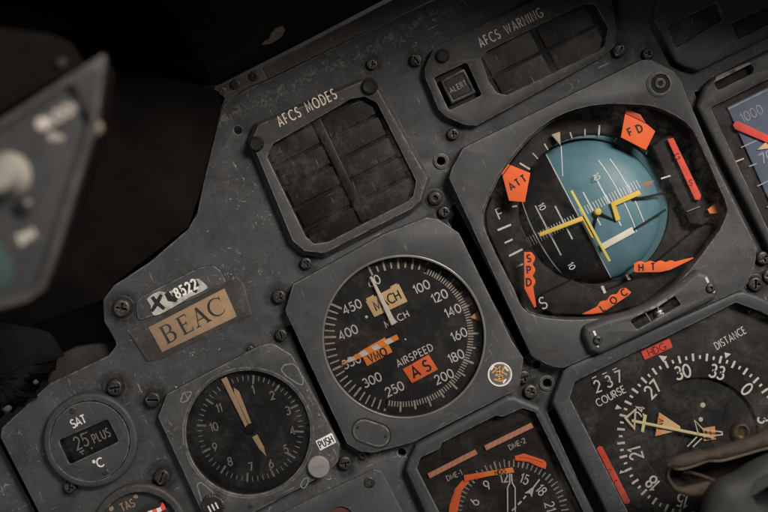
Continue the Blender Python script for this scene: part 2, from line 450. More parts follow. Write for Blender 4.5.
AI_IN = [(483, 210), (488, 197), (498, 176), (508, 162), (518, 149), (529, 137), (540, 128), (551, 120), (564, 113.5), (577, 109),
         (592, 105.5), (609, 104), (625, 104), (640, 104.7), (652, 106), (665, 110.5), (676, 116), (685, 121.5), (693, 130), (698, 140),
         (711, 168), (719, 187), (725, 200), (727.5, 210), (725, 219), (720, 230), (714, 238), (706, 249), (697, 261), (688, 272),
         (678, 283), (668, 292), (658, 299), (644, 307), (629, 313), (617, 316.5), (605, 318.5), (582, 320), (565, 320), (549, 318.5), (538, 316.5),
         (529, 313), (523, 308), (519, 302), (514.5, 290), (504, 270), (494, 250), (486, 232), (483.3, 222)]
PAN = rnd([(45, 525), (0, 437), (2, 428), (49, 384), (108, 356), (117, 345), (112, 335), (104, 322), (103, 300), (113, 286), (150, 262), (188, 229),
           (197, 213), (204, 180), (221, 110), (229, 99), (250, 88), (450, -8), (830, -195), (830, 560), (62, 560)], 6, 3)
gap_holes = [[(444, 214), (455, 203), (532, 352), (524, 357)], [(287, 326), (300, 321), (352, 431), (339, 443)],
             [(547, 412), (560, 406), (614, 522), (597, 522)], [(694, 92), (702, 90), (770, 236), (762, 246)]]
round_holes = [circ(238, 130, 4.2, 20), circ(441, 161, 4.2, 20), circ(547, 383, 4.6, 20), circ(402, 452.5, 4.2, 20), circ(537, 364.6, 4.2, 18)]
pn = thing('instrument_panel', 'scuffed dark blue-grey sheet metal instrument panel that carries all the gauges', 'panel', (384, 300))
mb = MB(0); mb.frame(PAN, [offs(AI_IN, 2), circ(700, 436, 58.4, 60)]+gap_holes+round_holes, -8, 0, 1.2, 1.2, 0.6)
mb.build('panel_sheet', PANEL, pn)
mb = MB(0)
for x, y in ((441, 161), (547, 383)):
    mb.frame(circ(x, y, 8, 28), [circ(x, y, 4.6, 28)], 0.02, 1.6, 0.8, 0.8, 0.6)
    mb.build('hole_ring', BEZWARM, pn); mb = MB(0)
sp = thing('lower_side_panel', 'bare grey metal panel strip at the bottom left corner, set lower than the main panel', 'panel', (10, 490))
mb = MB(-14); mb.prism([(-60, 430), (-6, 432), (60, 560), (-60, 560)], -22, -14)
mb.build('panel_sheet', PANEL, sp)

# dark hood above and left of the panel
def sheet3(mb, lo, hi, n=6, bulge=0.0):
    rows = []
    for k in range(n+1):
        t = k/n
        rows.append(mb.ring3([(a[0]+(b[0]-a[0])*t, a[1]+(b[1]-a[1])*t, a[2]+(b[2]-a[2])*t + bulge*math.sin(PI*t)) for a, b in zip(lo, hi)]))
    for a, b in zip(rows, rows[1:]): mb.bridge(a, b, closed=False)
def dens(p, m=6):
    r = []
    for a, b in zip(p, p[1:]):
        for i in range(m): t = i/m; r.append(tuple(a[j]+(b[j]-a[j])*t for j in range(3)))
    return r+[p[-1]]
gs = thing('glareshield', 'matt black glareshield rising over the top left edge of the panel', 'glareshield', (300, 20))
mb = MB(0)
lo = dens([(-400, -60, 60), (0, 30, 55), (128, 62, 40), (170, 74, 14), (217, 86, 3), (300, 44, 4), (384, 0, 4), (450, -34, 4), (600, -66, 6), (900, -64, 14)])
hi = dens([(-400, -260, 240), (-40, -90, 220), (60, -30, 200), (125, -20, 220), (190, 10, 240), (285, -10, 260), (374, -30, 265), (440, -60, 265), (595, -86, 275), (890, -72, 310)])  # unseen right end bent inward and raised, shaped to shade the upper right
sheet3(mb, lo, hi, 10, 6)
sheet3(mb, [(x+1, y+5, z-1) for x, y, z in lo], [(x+2, y+10, -40) for x, y, z in lo], 2)
hood_o = mb.build('hood_skin', RUBBER, gs)
mb = MB(0)
mb.tube([(128, 63, 41), (170, 75, 15), (215, 87, 4)], 3.2, 8)
mb.build('edge_bead', RUBBER, gs)
# bare chip in the hood's paint: its outline laid onto the hood surface
from mathutils.bvhtree import BVHTree
Mg = MW[gs.name]
bvh = BVHTree.FromPolygons([Mg @ v.co for v in hood_o.data.vertices], [tuple(p.vertices) for p in hood_o.data.polygons])
def on_hood(x, y):
    d = Vector(((x-VX)*S, -(y-VY)*S, -D*S)).normalized(); hit, nrm, _, _ = bvh.ray_cast(Vector(((VX-384)*S, (256-VY)*S, D*S)), d)
    if nrm.dot(d) > 0: nrm = -nrm
    q = hit+nrm*0.0004; return (q.x/S, q.y/S, q.z/S)
mb = MB(0)
for pts in ([(261, 44), (264, 40), (269, 38), (271, 32), (276, 27), (282, 25), (285, 29), (282, 35), (277, 39), (270, 43)],):
    i0 = len(mb.v); mb.v += [on_hood(x, y) for x, y in pts]; mb.face(range(i0, len(mb.v)))
mb.build('pale_chip', CHIP, gs, smooth=False)
sh = thing('side_hood', 'smooth dark brown side hood curving up along the left edge of the panel', 'hood', (90, 200))
mb = MB(0)
lo = dens([(-80, 372, -10), (40, 322, -8), (102, 300, -4), (113, 284, -3), (188, 227, -3), (204, 180, -3), (221, 108, -3), (226, 94, -2)])
hi = dens([(-260, 200, 150), (-90, 150, 120), (-30, 120, 110), (0, 95, 105), (60, 70, 95), (90, 55, 85), (120, 50, 70), (128, 58, 36)])
sheet3(mb, lo, hi, 10, 14)
mb.build('hood_skin', HOODB, sh)
st = thing('mounting_strip', 'narrow brown-black metal strip with two screws below the glareshield', 'strip', (300, 60))
mb = MB(5); mb.prism([(217, 88), (227, 101), (246, 88), (268, 79), (262, 67)], -4, 4.5); mb.build('end_plate', STRIP, st)
mb = MB(5); mb.prism([(262.5, 67.3), (268.6, 78.6), (455, -12), (850, -202), (850, -232), (450, -30)], -4, 5.5); mb.build('rail', STRIP, st)

# ------------------------------------------------------------ screws: three kinds, then copies
def cross_poly(r, wd):
    q = wd/2
    return [(q, -r), (q, -q), (r, -q), (r, q), (q, q), (q, r), (-q, r), (-q, q), (-r, q), (-r, -q), (-q, -q), (-q, -r)]
def screw_mesh(kind, r=6.0, h=4.5):
    mb = MB(0); mb.k = 1
    c = (384-0, 256)                     # built about the grid point that maps to the origin
    VXs, VYs = VX, VY
    def sh_(p): return [(x+384, y+256) for x, y in p]
    if kind == 'cross': hole = cross_poly(r*0.62, r*0.26)
    elif kind == 'slot': hole = [(-r*0.85, -r*0.13), (r*0.85, -r*0.13), (r*0.85, r*0.13), (-r*0.85, r*0.13)]
    else: hole = circ(0, 0, r*0.45, 6)
    mb.frame(sh_(circ(0, 0, r, 26)), [sh_(hole)], 0, h, r*0.30, h*0.45, r*0.05, hz=h*0.35)
    mb.sheet(sh_(circ(0, 0, r*0.9, 16)), h*0.35)
    return mb
def mesh_of(mb, name, m):
    o = mb.build(name, m); me = o.data; bpy.data.objects.remove(o); return me
SM = {(k, q): mesh_of(screw_mesh(k), 'screw', mm) for k in ('cross', 'slot', 'hex') for q, mm in (('b', SCREW), ('w', SCREWB))}
def ring_mat():
    m = bpy.data.materials.new('ring_dark'); m.use_nodes = True; nt = m.node_tree; N = nt.nodes; L = nt.links
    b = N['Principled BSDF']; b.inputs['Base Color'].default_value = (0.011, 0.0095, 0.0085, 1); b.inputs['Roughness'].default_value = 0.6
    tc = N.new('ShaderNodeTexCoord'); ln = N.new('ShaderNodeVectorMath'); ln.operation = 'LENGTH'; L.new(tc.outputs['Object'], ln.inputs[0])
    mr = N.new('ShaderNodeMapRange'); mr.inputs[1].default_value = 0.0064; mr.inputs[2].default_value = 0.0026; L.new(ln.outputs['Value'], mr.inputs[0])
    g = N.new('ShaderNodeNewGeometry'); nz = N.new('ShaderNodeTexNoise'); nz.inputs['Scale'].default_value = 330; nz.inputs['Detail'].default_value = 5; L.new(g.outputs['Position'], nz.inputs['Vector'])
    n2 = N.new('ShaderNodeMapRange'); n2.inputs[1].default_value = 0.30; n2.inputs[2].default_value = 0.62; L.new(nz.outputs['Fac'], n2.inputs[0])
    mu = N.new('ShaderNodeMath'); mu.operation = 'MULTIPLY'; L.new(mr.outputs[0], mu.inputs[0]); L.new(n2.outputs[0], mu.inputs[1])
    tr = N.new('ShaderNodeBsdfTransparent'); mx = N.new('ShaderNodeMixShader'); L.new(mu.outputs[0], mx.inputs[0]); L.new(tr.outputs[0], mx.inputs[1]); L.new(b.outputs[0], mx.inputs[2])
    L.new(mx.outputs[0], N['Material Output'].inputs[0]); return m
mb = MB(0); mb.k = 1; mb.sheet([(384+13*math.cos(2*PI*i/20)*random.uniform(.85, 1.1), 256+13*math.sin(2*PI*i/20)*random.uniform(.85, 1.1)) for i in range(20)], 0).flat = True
RING = mesh_of(mb, 'dark_ring', ring_mat())  # disc round each panel screw, darkest at the head and fading outward
def screw_ring(parent, x, y, r, z=0.0):
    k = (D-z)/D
    o = bpy.data.objects.new('dark_ring', RING); COL.objects.link(o); o.parent = parent
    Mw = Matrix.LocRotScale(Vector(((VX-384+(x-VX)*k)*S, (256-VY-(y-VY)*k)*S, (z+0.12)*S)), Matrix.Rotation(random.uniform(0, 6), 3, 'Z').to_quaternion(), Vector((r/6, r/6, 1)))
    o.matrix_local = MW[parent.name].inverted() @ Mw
def screw(parent, x, y, r, kind='cross', q='b', z=0.0, rot=None, washer=False, zs=1.0):
    """one screw head: a part of the thing it is driven into"""
    k = (D-z-3)/D
    o = bpy.data.objects.new('screw', SM[(kind, q)]); COL.objects.link(o)
    loc_ = Vector(((VX-384+(x-VX)*k)*S, (256-VY-(y-VY)*k)*S, z*S))
    rz = random.uniform(0, PI) if rot is None else rot
    Mw = Matrix.LocRotScale(loc_, Matrix.Rotation(rz, 3, 'Z').to_quaternion(), Vector((r/6, r/6, r/6*zs)))
    top = parent
    while top.parent: top = top.parent
    o.parent = parent; o.matrix_local = MW[top.name].inverted() @ Mw
    if washer:
        mb = MB(z+1); mb.lathe(x, y, [(r*1.42, z+0.03), (r*1.38, z+1.0), (r*1.15, z+1.2)], 28); mb.build('washer', SCREW, parent)
    return o
for x, y, r, kd, q, wsh in ((372, 64, 5.5, 'cross', 'w', 0), (416, 60, 6.5, 'slot', 'b', 0), (453, 134, 6, 'cross', 'b', 0), (436, 225, 6.5, 'cross', 'b', 0),
                       (435, 198, 7, 'hex', 'b', 1), (444, 212, 6, 'cross', 'b', 0), (306, 263.5, 6, 'cross', 'b', 0), (279, 296.5, 7, 'cross', 'b', 0), (281, 335, 6, 'slot', 'b', 0),
                       (122, 308, 9, 'cross', 'w', 1), (115, 387.5, 8.2, 'cross', 'b', 1), (153, 399.5, 8, 'slot', 'b', 0), (162, 476.5, 8.2, 'slot', 'b', 0),
                       (70, 487, 6.5, 'cross', 'b', 0), (345, 463, 7, 'cross', 'b', 0), (363, 455.5, 4.5, 'hex', 'b', 0), (524, 377, 7, 'cross', 'b', 0), (530.5, 391.5, 7, 'cross', 'w', 0),
                       (619, 50.5, 7, 'slot', 'b', 0), (648, 54, 6, 'cross', 'b', 0), (763, 258, 7, 'cross', 'b', 0), (755, 284, 7.5, 'cross', 'b', 1), (770, 276, 7, 'slot', 'w', 0), (250, 349, 3, 'slot', 'b', 0)):
    screw(pn, x, y, r, kd, q, 0.0, None, wsh)
    screw_ring(pn, x, y, r*random.uniform(0.9, 1.25))
for x, y, r in ((235, 84, 5), (254, 75.5, 5)): screw(st, x, y, r, 'slot', 'b', 4.5, zs=0.7)
screw(st, 222.5, 91, 4, 'slot', 'w', 4.5, zs=0.6)

# ------------------------------------------------------------ AFCS mode lamps
t = thing('mode_annunciator', 'grey annunciator panel lettered AFCS MODES with two columns of unlit lamp cells', 'annunciator', (341, 166))
out = rnd([(247, 141), (255, 122), (359, 78), (372, 76), (381, 87), (431.5, 178), (424, 203), (414, 212), (325, 257.5), (303, 255), (289, 243)], 5)
win = rnd([(267, 157), (273, 144), (351, 99), (365, 96.5), (377, 103), (416, 181), (413, 196), (408, 201), (328, 242), (314, 244), (306, 237)], 3)
mb = MB(12); mb.frame(out, [win], 0, 12, 4.4, 6.0, 1.0, seg=1); mb.build('bezel', BEZWARM, t)
mb = MB(2); mb.sheet(offs(win, -2), 1.0).flat = True; mb.build('backing', DARK, t)
# five rows of two cells, laid out along the lettering
def cells(t, corners, rows, cols, gapc, gapr, z0, z1, name='lamp_cell', m=CELL, skew=None):
    (a, b, c, d) = [Vector(p) for p in corners]      # top-left, top-right, bottom-right, bottom-left
    for j in range(rows):
        for i in range(cols):
            def q(u, v): p = (a*(1-u)+b*u)*(1-v)+(d*(1-u)+c*u)*v; return (p.x, p.y)
            u0, u1 = i/cols+gapc/2, (i+1)/cols-gapc/2; v0, v1 = j/rows+gapr/2, (j+1)/rows-gapr/2
            mb = MB(z1); dz = random.uniform(-0.4, 0.4)
            mb.prism([q(u0, v0), q(u1, v0), q(u1, v1), q(u0, v1)], z0, z1+dz, 0.8, 0.6); mb.build(name, m, t)
cells(t, [(262.5, 148.5), (370, 93), (421.5, 195.5), (312, 252)], 5, 2, 0.06, 0.032, 1.2, 3.4)
mb = MB(9); mb.ribbon([(317, 117), (365, 224)], 9, 4); 
mb = MB(8); mb.prism([(312, 122), (320.5, 117.5), (369, 219), (361, 223)], 1.2, 6.5, 1.5, 1.5); mb.build('divider', CELL, t)
mb = MB(12); mb.text('AFCS MODES', (306.5, 107.6), 10.2, math.radians(27), 1.25, 12.12, 0.60, 0.26); mb.build('lettering', CREAM, t)
for x, y, r in ((370, 86, 8.2), (256.5, 143.5, 7.6)):
    mb = MB(16); mb.lathe(x, y, [(r, 9), (r, 14.5), (r*0.92, 16.0), (r*0.8, 16.5), (r*0.72, 16.1), (r*0.3, 16.0)], 28); mb.build('knob', KNOBB, t)
mb = MB(11); mb.sheet(offs(win, -0.2), 9.0).flat = True; mb.build('glass', GLASSM, t)

# ------------------------------------------------------------ AFCS warning lamps
t = thing('warning_annunciator', 'long grey annunciator panel lettered AFCS WARNING with a square alert button', 'annunciator', (520, 62))
out = rnd([(424, 75), (425, 66), (433, 49), (446, 41), (590, -26), (602, -25), (610, -14), (617.5, 32), (615, 46), (606, 55), (477, 126), (465, 125), (446, 117), (438, 109)], 4)
win = rnd([(481, 58), (487, 51), (583, 4), (595, 4), (608, 28), (604, 46), (598, 51), (507, 95), (497, 92.5), (489, 81)], 3)
btn = [(434, 77.5), (467, 62), (482, 95), (449, 110.5)]
mb = MB(10); mb.frame(out, [win, rnd(btn, 3)], 0, 10, 1.6, 2.0, 0.8, seg=2); mb.build('bezel', BEZWARM, t)
mb = MB(2); mb.sheet(offs(win, -2), 0.8).sheet(offs(btn, -1), 0.8).flat = True; mb.build('backing', DARK, t)
cells(t, [(477, 55), (587, 1), (611, 47), (502, 101)], 2, 2, 0.06, 0.05, 0.9, 3.2)
mb = MB(8); bq = rect((458, 86.5), 27, 26.5); mb.frame(bq, [offs(bq, 3)], 1, 8.5, 1, 1, 0.8); mb.build('button_frame', SCREW, t)
mb = MB(8); mb.prism(offs(bq, 3.2), 1, 7.4, 0.8, 0.8); bt = mb.build('button', DIALW, t)
mb = MB(7.5); mb.text('ALERT', (458, 86.5), 5.2, A, 0.8, 7.5, 0.8, 0.3); mb.build('lettering', FADED, bt)
mb = MB(10); mb.text('AFCS WARNING', (510.5, 27.4), 9.4, math.radians(26.7), 1.15, 10.12, 0.60, 0.26); mb.build('lettering', CREAM, t)
mb = MB(13); mb.lathe(443, 55.5, [(7, 9.5), (6.9, 12.6), (6.3, 13.6), (5.5, 13.9), (5, 13.5), (2, 13.4)], 26); mb.build('knob', KNOBB, t)
mb = MB(9); mb.sheet(offs(win, -0.2), 7.6).flat = True; mb.build('glass', GLASSM, t)

# ------------------------------------------------------------ upper right annunciator (part of it in the picture)
t = thing('dark_annunciator', 'dark annunciator panel with two recessed blank windows in the upper right corner', 'annunciator', (715, 25))
out = rnd([(656, 4), (654, 20), (676, 62), (686, 67), (699, 71), (800, 22), (800, -46), (690, -30), (664, -14)], 5)
w1 = rnd([(667, 27), (717, 2), (723, 19), (676, 48)], 2); w2 = rnd([(731, 24), (790, -4), (798, 10), (738, 39)], 2)
mb = MB(10); mb.frame(out, [w1, w2], 0, 10, 2.5, 2.5, 1); mb.build('bezel', BEZWARM, t)
for w_ in (w1, w2):
    mb = MB(3); mb.sheet(offs(w_, -1), 3.0).flat = True; mb.build('lamp_window', CELL, t)
screw(t, 676, -4, 6, 'cross', 'b', 9)
# ------------------------------------------------------------ altimeter (left half in the picture)
t = thing('tape_altimeter', 'tape altimeter at the right edge with a blue scale and a red flag', 'altimeter', (748, 150))
out = rnd([(697, 107), (704, 87), (712, 79), (757, 56), (900, -12), (960, 90), (900, 330), (800, 315), (768, 246)], 5)
slot = rnd([(714.5, 84), (718, 77), (748, 64), (754, 66), (753, 73), (724, 87), (718, 90)], 3)
wn = rnd([(711, 107.5), (830, 49), (890, 170), (880, 260), (798, 292)], 3)
mb = MB(12); mb.frame(out, [slot, wn], 0, 12, 4, 4, 1.5, seg=4); mb.build('bezel', BEZWARM, t)
mb = MB(3); mb.sheet(offs(slot, -2), 2).flat = True; mb.build('slot_backing', DARK, t)
mb = MB(1); mb.sheet(offs(wn, -2), 0.5).flat = True; mb.build('dial', DIALW, t)
mb = MB(3); mb.prism([(727, 107), (830, 57), (880, 165), (872, 275), (810, 292)], 0.6, 3); mb.build('scale_tape', GREYBLUE, t)
mb = MB(3.2)
for (a, b, w_) in (((728, 109), (768, 89.5), 1.6), ((741, 147.5), (760, 139), 1.2), ((749, 166.5), (756.5, 163.5), 1.3), ((757.5, 186), (790, 171), 1.2), ((767, 207), (800, 192), 1.2)):
    mb.ribbon([a, b], w_, 3.2)
mb.text('1000', (751.5, 113.5), 9.5, A, 1.0, 3.2, 0.85, 0.2); mb.text('700', (770, 155), 10, A, 1.3, 3.2, 0.95, 0.2); mb.build('scale_markings', mat('tape_marks', (0.30, 0.33, 0.34), 0.6, var=0.3, vs=400), t)
mb = MB(5); mb.ribbon([(735.5, 162), (744.5, 158.4)], 1.4, 3.4).flat = True; mb.build('bug_mark', TAN, t)
mb = MB(6); mb.prism([(733, 125), (735, 121.5), (738, 121), (777, 139), (772, 148), (768, 143), (735, 129)], 4.0, 6.0, 0.6, 0.5); mb.build('warning_flag', REDF, t)
mb = MB(5); mb.prism([(757, 150), (768, 140), (790, 136), (790, 146)], 3.4, 4.8, 0.4, 0.4); mb.build('pointer', TAN, t)
mb = MB(10); mb.sheet(offs(wn, -0.4), 9.5).flat = True; mb.build('glass', GLASSP, t)
# ------------------------------------------------------------ attitude indicator
t = thing('attitude_indicator', 'large attitude indicator with a teal and black ball and orange warning flags', 'attitude indicator', (605, 212))
out = rnd([(449, 178), (452, 168), (463, 148), (560, 100), (641, 60), (650, 59), (674, 71), (681, 81), (719, 171), (757, 248), (756, 260), (748, 284), (739, 291),
           (563, 368.5), (552, 367), (532, 357)], 4)
ZA = 16
mb = MB(ZA); mb.frame(out, [AI_IN], 0, ZA, 1.3, 1.3, 0.9, hz=4, seg=2); mb.build('bezel', BEZ, t)
# inner wall down into the case
mb = MB(-20)
a = mb.ring(offs(AI_IN, 0.6), 4.5); b = mb.ring(offs(AI_IN, -1), -82); mb.bridge(a, b)
mb.sheet(offs(AI_IN, -1), -82); mb.build('case_wall', MASK, t)
# annular mask at mid depth: outline AI_IN, hole for the ball
mb = MB(-22); mb.frame(offs(AI_IN, -3), [circ(594, 209, 75.0, 72)], -28, -22, 0.1, 0.1, 1.2); mb.build('mask', MASK, t)
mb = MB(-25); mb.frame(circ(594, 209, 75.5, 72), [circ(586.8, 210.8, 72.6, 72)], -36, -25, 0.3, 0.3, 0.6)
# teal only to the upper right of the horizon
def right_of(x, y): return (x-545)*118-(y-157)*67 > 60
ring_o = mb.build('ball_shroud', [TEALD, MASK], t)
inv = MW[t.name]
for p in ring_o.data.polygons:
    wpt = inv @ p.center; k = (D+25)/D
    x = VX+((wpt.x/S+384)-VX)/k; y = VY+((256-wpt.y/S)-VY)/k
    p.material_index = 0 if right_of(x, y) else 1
# the ball: two half shells split at the horizon, built around its own polar axis
CB = (587.0, 211.0); RB = 71.0; ZB = -30; FL = 0.42
zc = Vector((VX-CB[0], VY-CB[1], D-ZB)).normalized()
au = Vector((AU[0], AU[1], 0)); au = (au-zc*au.dot(zc)).normalized()
av = Vector((AV[0], AV[1], 0)); av = av-zc*av.dot(zc); av = (av-au*av.dot(au)).normalized()
def ball_pt(th, ph, r=RB):
    """th = pitch angle along the lettering axis, ph = swing about it from the viewer"""
    pu, pv, pz = r*math.sin(th), r*math.cos(th)*math.sin(ph), r*math.cos(th)*math.cos(ph)
    q = au*pu+av*pv+zc*(pz*FL)
    return (CB[0]+q.x, CB[1]+q.y, ZB+q.z)
TH0 = math.asin(max(-1, min(1, (((578.5-CB[0])*AU[0]+(216-CB[1])*AU[1]))/RB)))
def shell(t0, t1, m, name):
    mb = MB(ZB); n1, n2 = 44, 120; rows = []
    for i in range(n1+1):
        th = t0+(t1-t0)*i/n1
        rows.append(mb.ring3([ball_pt(th, 2*PI*j/n2) for j in range(n2)]))
    for a_, b_ in zip(rows, rows[1:]): mb.bridge(a_, b_)
    return mb.build(name, m, t)
sky = shell(TH0, PI/2-0.01, TEAL, 'sky_half'); gnd = shell(-PI/2+0.01, TH0, BALLBLK, 'ground_half')
def ball_line(mb, th0, ph0, th1, ph1, wd, lift=0.9, n=14, bow=0.0):
    pts = [ball_pt(th0+(th1-th0)*i/n-bow*(ph0+(ph1-ph0)*i/n)**2, ph0+(ph1-ph0)*i/n, RB+lift) for i in range(n+1)]
    l_, r_ = [], []
    for i in range(n+1):
        a_, c_ = Vector(pts[max(0, i-1)]), Vector(pts[min(n, i+1)])
        qv = Vector(pts[i])-Vector((CB[0], CB[1], ZB)); qz = qv.dot(zc); nb = (qv-zc*qz+zc*(qz/FL**2)).normalized()
        sd = (c_-a_).normalized().cross(nb)*(wd/2); p = Vector(pts[i])
        l_.append(tuple(p+sd)); r_.append(tuple(p-sd))
    mb.bridge(mb.ring3(l_), mb.ring3(r_), closed=False); mb.flat = True
def th_of(d): return math.asin(max(-1, min(1, d/RB)))
d0 = RB*math.sin(TH0)
def ladder(sgn, m, par):
    mb = MB(ZB)
    for d, hl in ((15, 18), (32, 27), (45, 38), (55, 34)):
        th = th_of(d0+sgn*d); s_ = RB*math.cos(th); f = min(1.35, math.asin(min(0.99, hl/s_)))
        ball_line(mb, th, -f, th, f, 1.5 if d < 40 else 1.1, n=24, bow=0.10*sgn if d > 40 else 0.0)
    k = 4.0
    while k < 66:
        th = th_of(d0+sgn*k); s_ = RB*math.cos(th)
        if abs(d0+sgn*k) < RB-2: ball_line(mb, th, -6.5/s_ if sgn < 0 else -3/s_, th, 3/s_ if sgn < 0 else 5.5/s_, 0.8, n=3)
        k += 2.9
    mb.build('pitch_scale', m, par)
ladder(1, PALELINE, sky); ladder(-1, FADED if False else PALELINE, gnd)
mb = MB(ZB+68); B = -8
for x, y, z in ((542, 206.5, -1), (571.5, 266, -7)):
    mb = MB(z); mb.text('10', (x, y), 6, math.radians(-62), 0.8, z, 0.9, 0.25); mb.build('pitch_numeral', PALELINE, gnd)
mb = MB(1); mb.text('10', (596.5, 176.5), 6.2, math.radians(-62), 0.8, 1.2, 0.9, 0.25); mb.build('pitch_numeral', PALELINE, sky)
mb = MB(ZB); ball_line(mb, TH0+0.006, -1.3, TH0+0.006, 1.3, 1.0, 1.0, 40); mb.build('horizon_line', PALELINE, sky)
mb = MB(3.4); mb.ribbon([(561.2, 146), (562.8, 176)], 0.9, 3.4).flat = True; mb.build('index_line', PALELINE, t)
# symbol bars above the ball
Zs = 6
mb = MB(Zs); mb.prism([(538.8, 233), (583.2, 215.6), (586.4, 217.6), (594.4, 235.4), (594.6, 238.6), (591.4, 237.4), (583, 220.6), (540.4, 236.6)], Zs-1.2, Zs, 0.5, 0.4); mb.build('aircraft_symbol', YELLOW, t)
mb = MB(Zs); mb.prism([(610.6, 202.4), (639, 190), (641.4, 194.4), (616, 205.6), (620.6, 219.4), (616, 221.4)], Zs-1.2, Zs, 0.5, 0.4); mb.build('aircraft_symbol', YELLOW, t)
mb = MB(Zs+2); mb.prism([(570.2, 191.2), (572.6, 190), (611, 260.6), (608.6, 262)], Zs+0.6, Zs+1.8, 0.4, 0.3); mb.build('command_bar', LIME, t)
mb = MB(Zs); mb.prism([(601, 244.3), (632.6, 227), (635.6, 232.6), (604, 250)], Zs-3, Zs-1.6, 0.4, 0.3); mb.build('command_bar', IVORY, t)['label'] = 'wide ivory command bar'
mb = MB(Zs); mb.tube([(634, 230, Zs-2.2), (652, 219, Zs-3), (668, 210, Zs-8)], 1.1, 8); mb.build('arm', DARK, t)
mb = MB(Zs); mb.tube([(634, 199.2, Zs-2.5), (650, 196.5, Zs-3), (667, 193, Zs-8)], 1.2, 8); mb.build('arm', DARK, t)
for a_, b_ in (((598, 212), (594, 230)), ((598, 212), (617, 221.5))):
    mb = MB(Zs); mb.tube([(*a_, Zs-1), (*b_, Zs-3)], 1.1, 8); mb.build('arm', DARK, t)
mb = MB(Zs); mb.lathe(598, 211.7, [(3.6, Zs-2), (3.6, Zs), (2.6, Zs+0.9), (1, Zs+1.1)], 20); mb.build('centre_dot', YELLOW, t)
mb = MB(-5); mb.prism([(641.5, 182), (654.5, 180.4), (647, 189.6)], -7, -5, 0.3, 0.3); mb.build('bank_pointer', mat('pointer_brown', (0.30, 0.17, 0.10), 0.55), t)
mb = MB(-14); mb.prism([(551.4, 134.6), (560, 131.6), (560.8, 145.6)], -16, -14, 0.3, 0.3); mb.build('bank_pointer', mat('pointer_beige', (0.46, 0.36, 0.26), 0.55), t)
mb = MB(-21.5)
for a_, b_, w_ in (((519.7, 163), (530, 169.3), 1.7), ((532.6, 153), (538, 158.7), 1.0), ((544.4, 143.7), (548, 149.9), 1.2), ((570, 132), (572, 138), 1.2), ((585, 129), (585, 135.2), 1.1),
                   ((599.6, 125), (598.8, 135), 1.6)): mb.ribbon([a_, b_], w_, -21.5)
mb.flat = True; mb.build('bank_scale', CREAM, t)
for a_, b_, w_ in (((661, 178.6), (670.5, 175.6), 1.5), ((512, 206.6), (517, 206), 1.6), ((602, 286), (605.2, 293.2), 2.8), ((627, 274.6), (629.6, 279.6), 2.8), ((614, 141.5), (616.5, 138), 1.5), ((646, 154), (648, 150), 1.4)):
    mb = MB(-13 if a_[1] > 270 else (-6 if a_[0] > 655 else -21.5)); mb.ribbon([a_, b_], w_, mb.h).flat = True; mb.build('index_mark', WHITE, t)
mb = MB(-21.5)
for a_, b_, w_ in (((497.6, 230.2), (511, 224.6), 1.9), ((504.6, 243), (512.6, 239.3), 1.7), ((509, 256), (522.6, 249.2), 1.9), ((516, 267.2), (523, 264), 1.7)): mb.ribbon([a_, b_], w_, -21.5)
mb.flat = True; mb.build('speed_scale', WHITE, t)
mb = MB(-21.5); mb.text('F', (500, 213.4), 10.5, math.radians(24), 1.25, -21.5); mb.build('lettering', WHITE, t)
mb = MB(-13); mb.text('S', (543, 303), 11.5, math.radians(22), 1.3, -13, 0.95); mb.build('lettering', WHITE, t)
# dark glide slope housing at the right, dust hood at the lower left
mb = MB(-8); mb.prism([(652, 146), (672, 134), (704, 196), (716, 214), (704, 226), (690, 224)], -24, -9, 2, 2); mb.build('glide_slope_housing', MASK, t)
mb = MB(-14); mb.prism(rnd([(543, 294), (572, 280), (604, 292), (640, 276), (700, 226), (716, 224), (690, 268), (640, 306), (600, 316), (552, 314), (534, 304)], 5), -24, -14, 2, 2); mb.build('lower_mask', MASK, t)
# flags
def flag(t, pts, z, m, words=(), ink=INK, th=1.3, name='warning_flag', ang=A, cap=6, st=None, cond=0.9, lab=None):
    mb = MB(z); mb.prism(pts, z-th, z, 0.35, 0.35); f = mb.build(name, m, t)
    if words:
        mb = MB(z)
        for wd, c in words: mb.text(wd, c, cap, ang, st or cap*0.23, z+0.1, cond)
        mb.build('lettering', ink, f)
    if lab: f['label'] = lab
    return f
Zf = 0
f = flag(t, [(507, 163.6), (501.6, 172.6), (509, 200.8), (525, 202.2), (530.4, 173)], Zf, ORANGE, (('A', (511.5, 186.2)), ('T', (517.6, 182.4)), ('T', (523.6, 178.6))), ang=math.radians(33), cap=7, lab='orange flag lettered ATT')
f = flag(t, [(626, 108.6), (640.4, 114.6), (646, 123.4), (655.4, 131.2), (646, 150.2), (620.8, 137.2)], Zf, ORANGE, (('F', (630.2, 131.8)), ('D', (639.4, 128.4))), ang=math.radians(24), cap=7.4, lab='orange flag lettered FD')
mb = MB(Zf+1); mb.prism([(626, 108.4), (640.6, 114.4), (646, 123.2), (637, 118.6), (625.4, 113.2)], Zf+0.1, Zf+0.9, 0.3, 0.3); mb.build('fold', ORANGED, f)
def bumps(base, n, top_a, top_b, hgt):
    r = []
    for i in range(n):
        for q in range(6):
            tq = (i+(q+0.5)/6)/n; h = hgt*math.sin(PI*(q+0.5)/6)
            dx, dy = top_b[0]-top_a[0], top_b[1]-top_a[1]; L_ = math.hypot(dx, dy)
            r.append((top_a[0]+dx*tq+dy/L_*h, top_a[1]+dy*tq-dx/L_*h))
    return r
f = flag(t, [(524, 252), (531.5, 252)]+bumps(0, 3, (532, 252.5), (532.4, 287.5), 3.2)+[(534, 292), (536.4, 306.5), (534.4, 308), (524.3, 288.5)], Zf, ORANGE,
         (('S', (528.8, 258.3)), ('P', (528.8, 270)), ('D', (528.8, 282.2))), ang=math.radians(4), cap=7, lab='orange flag lettered SPD')
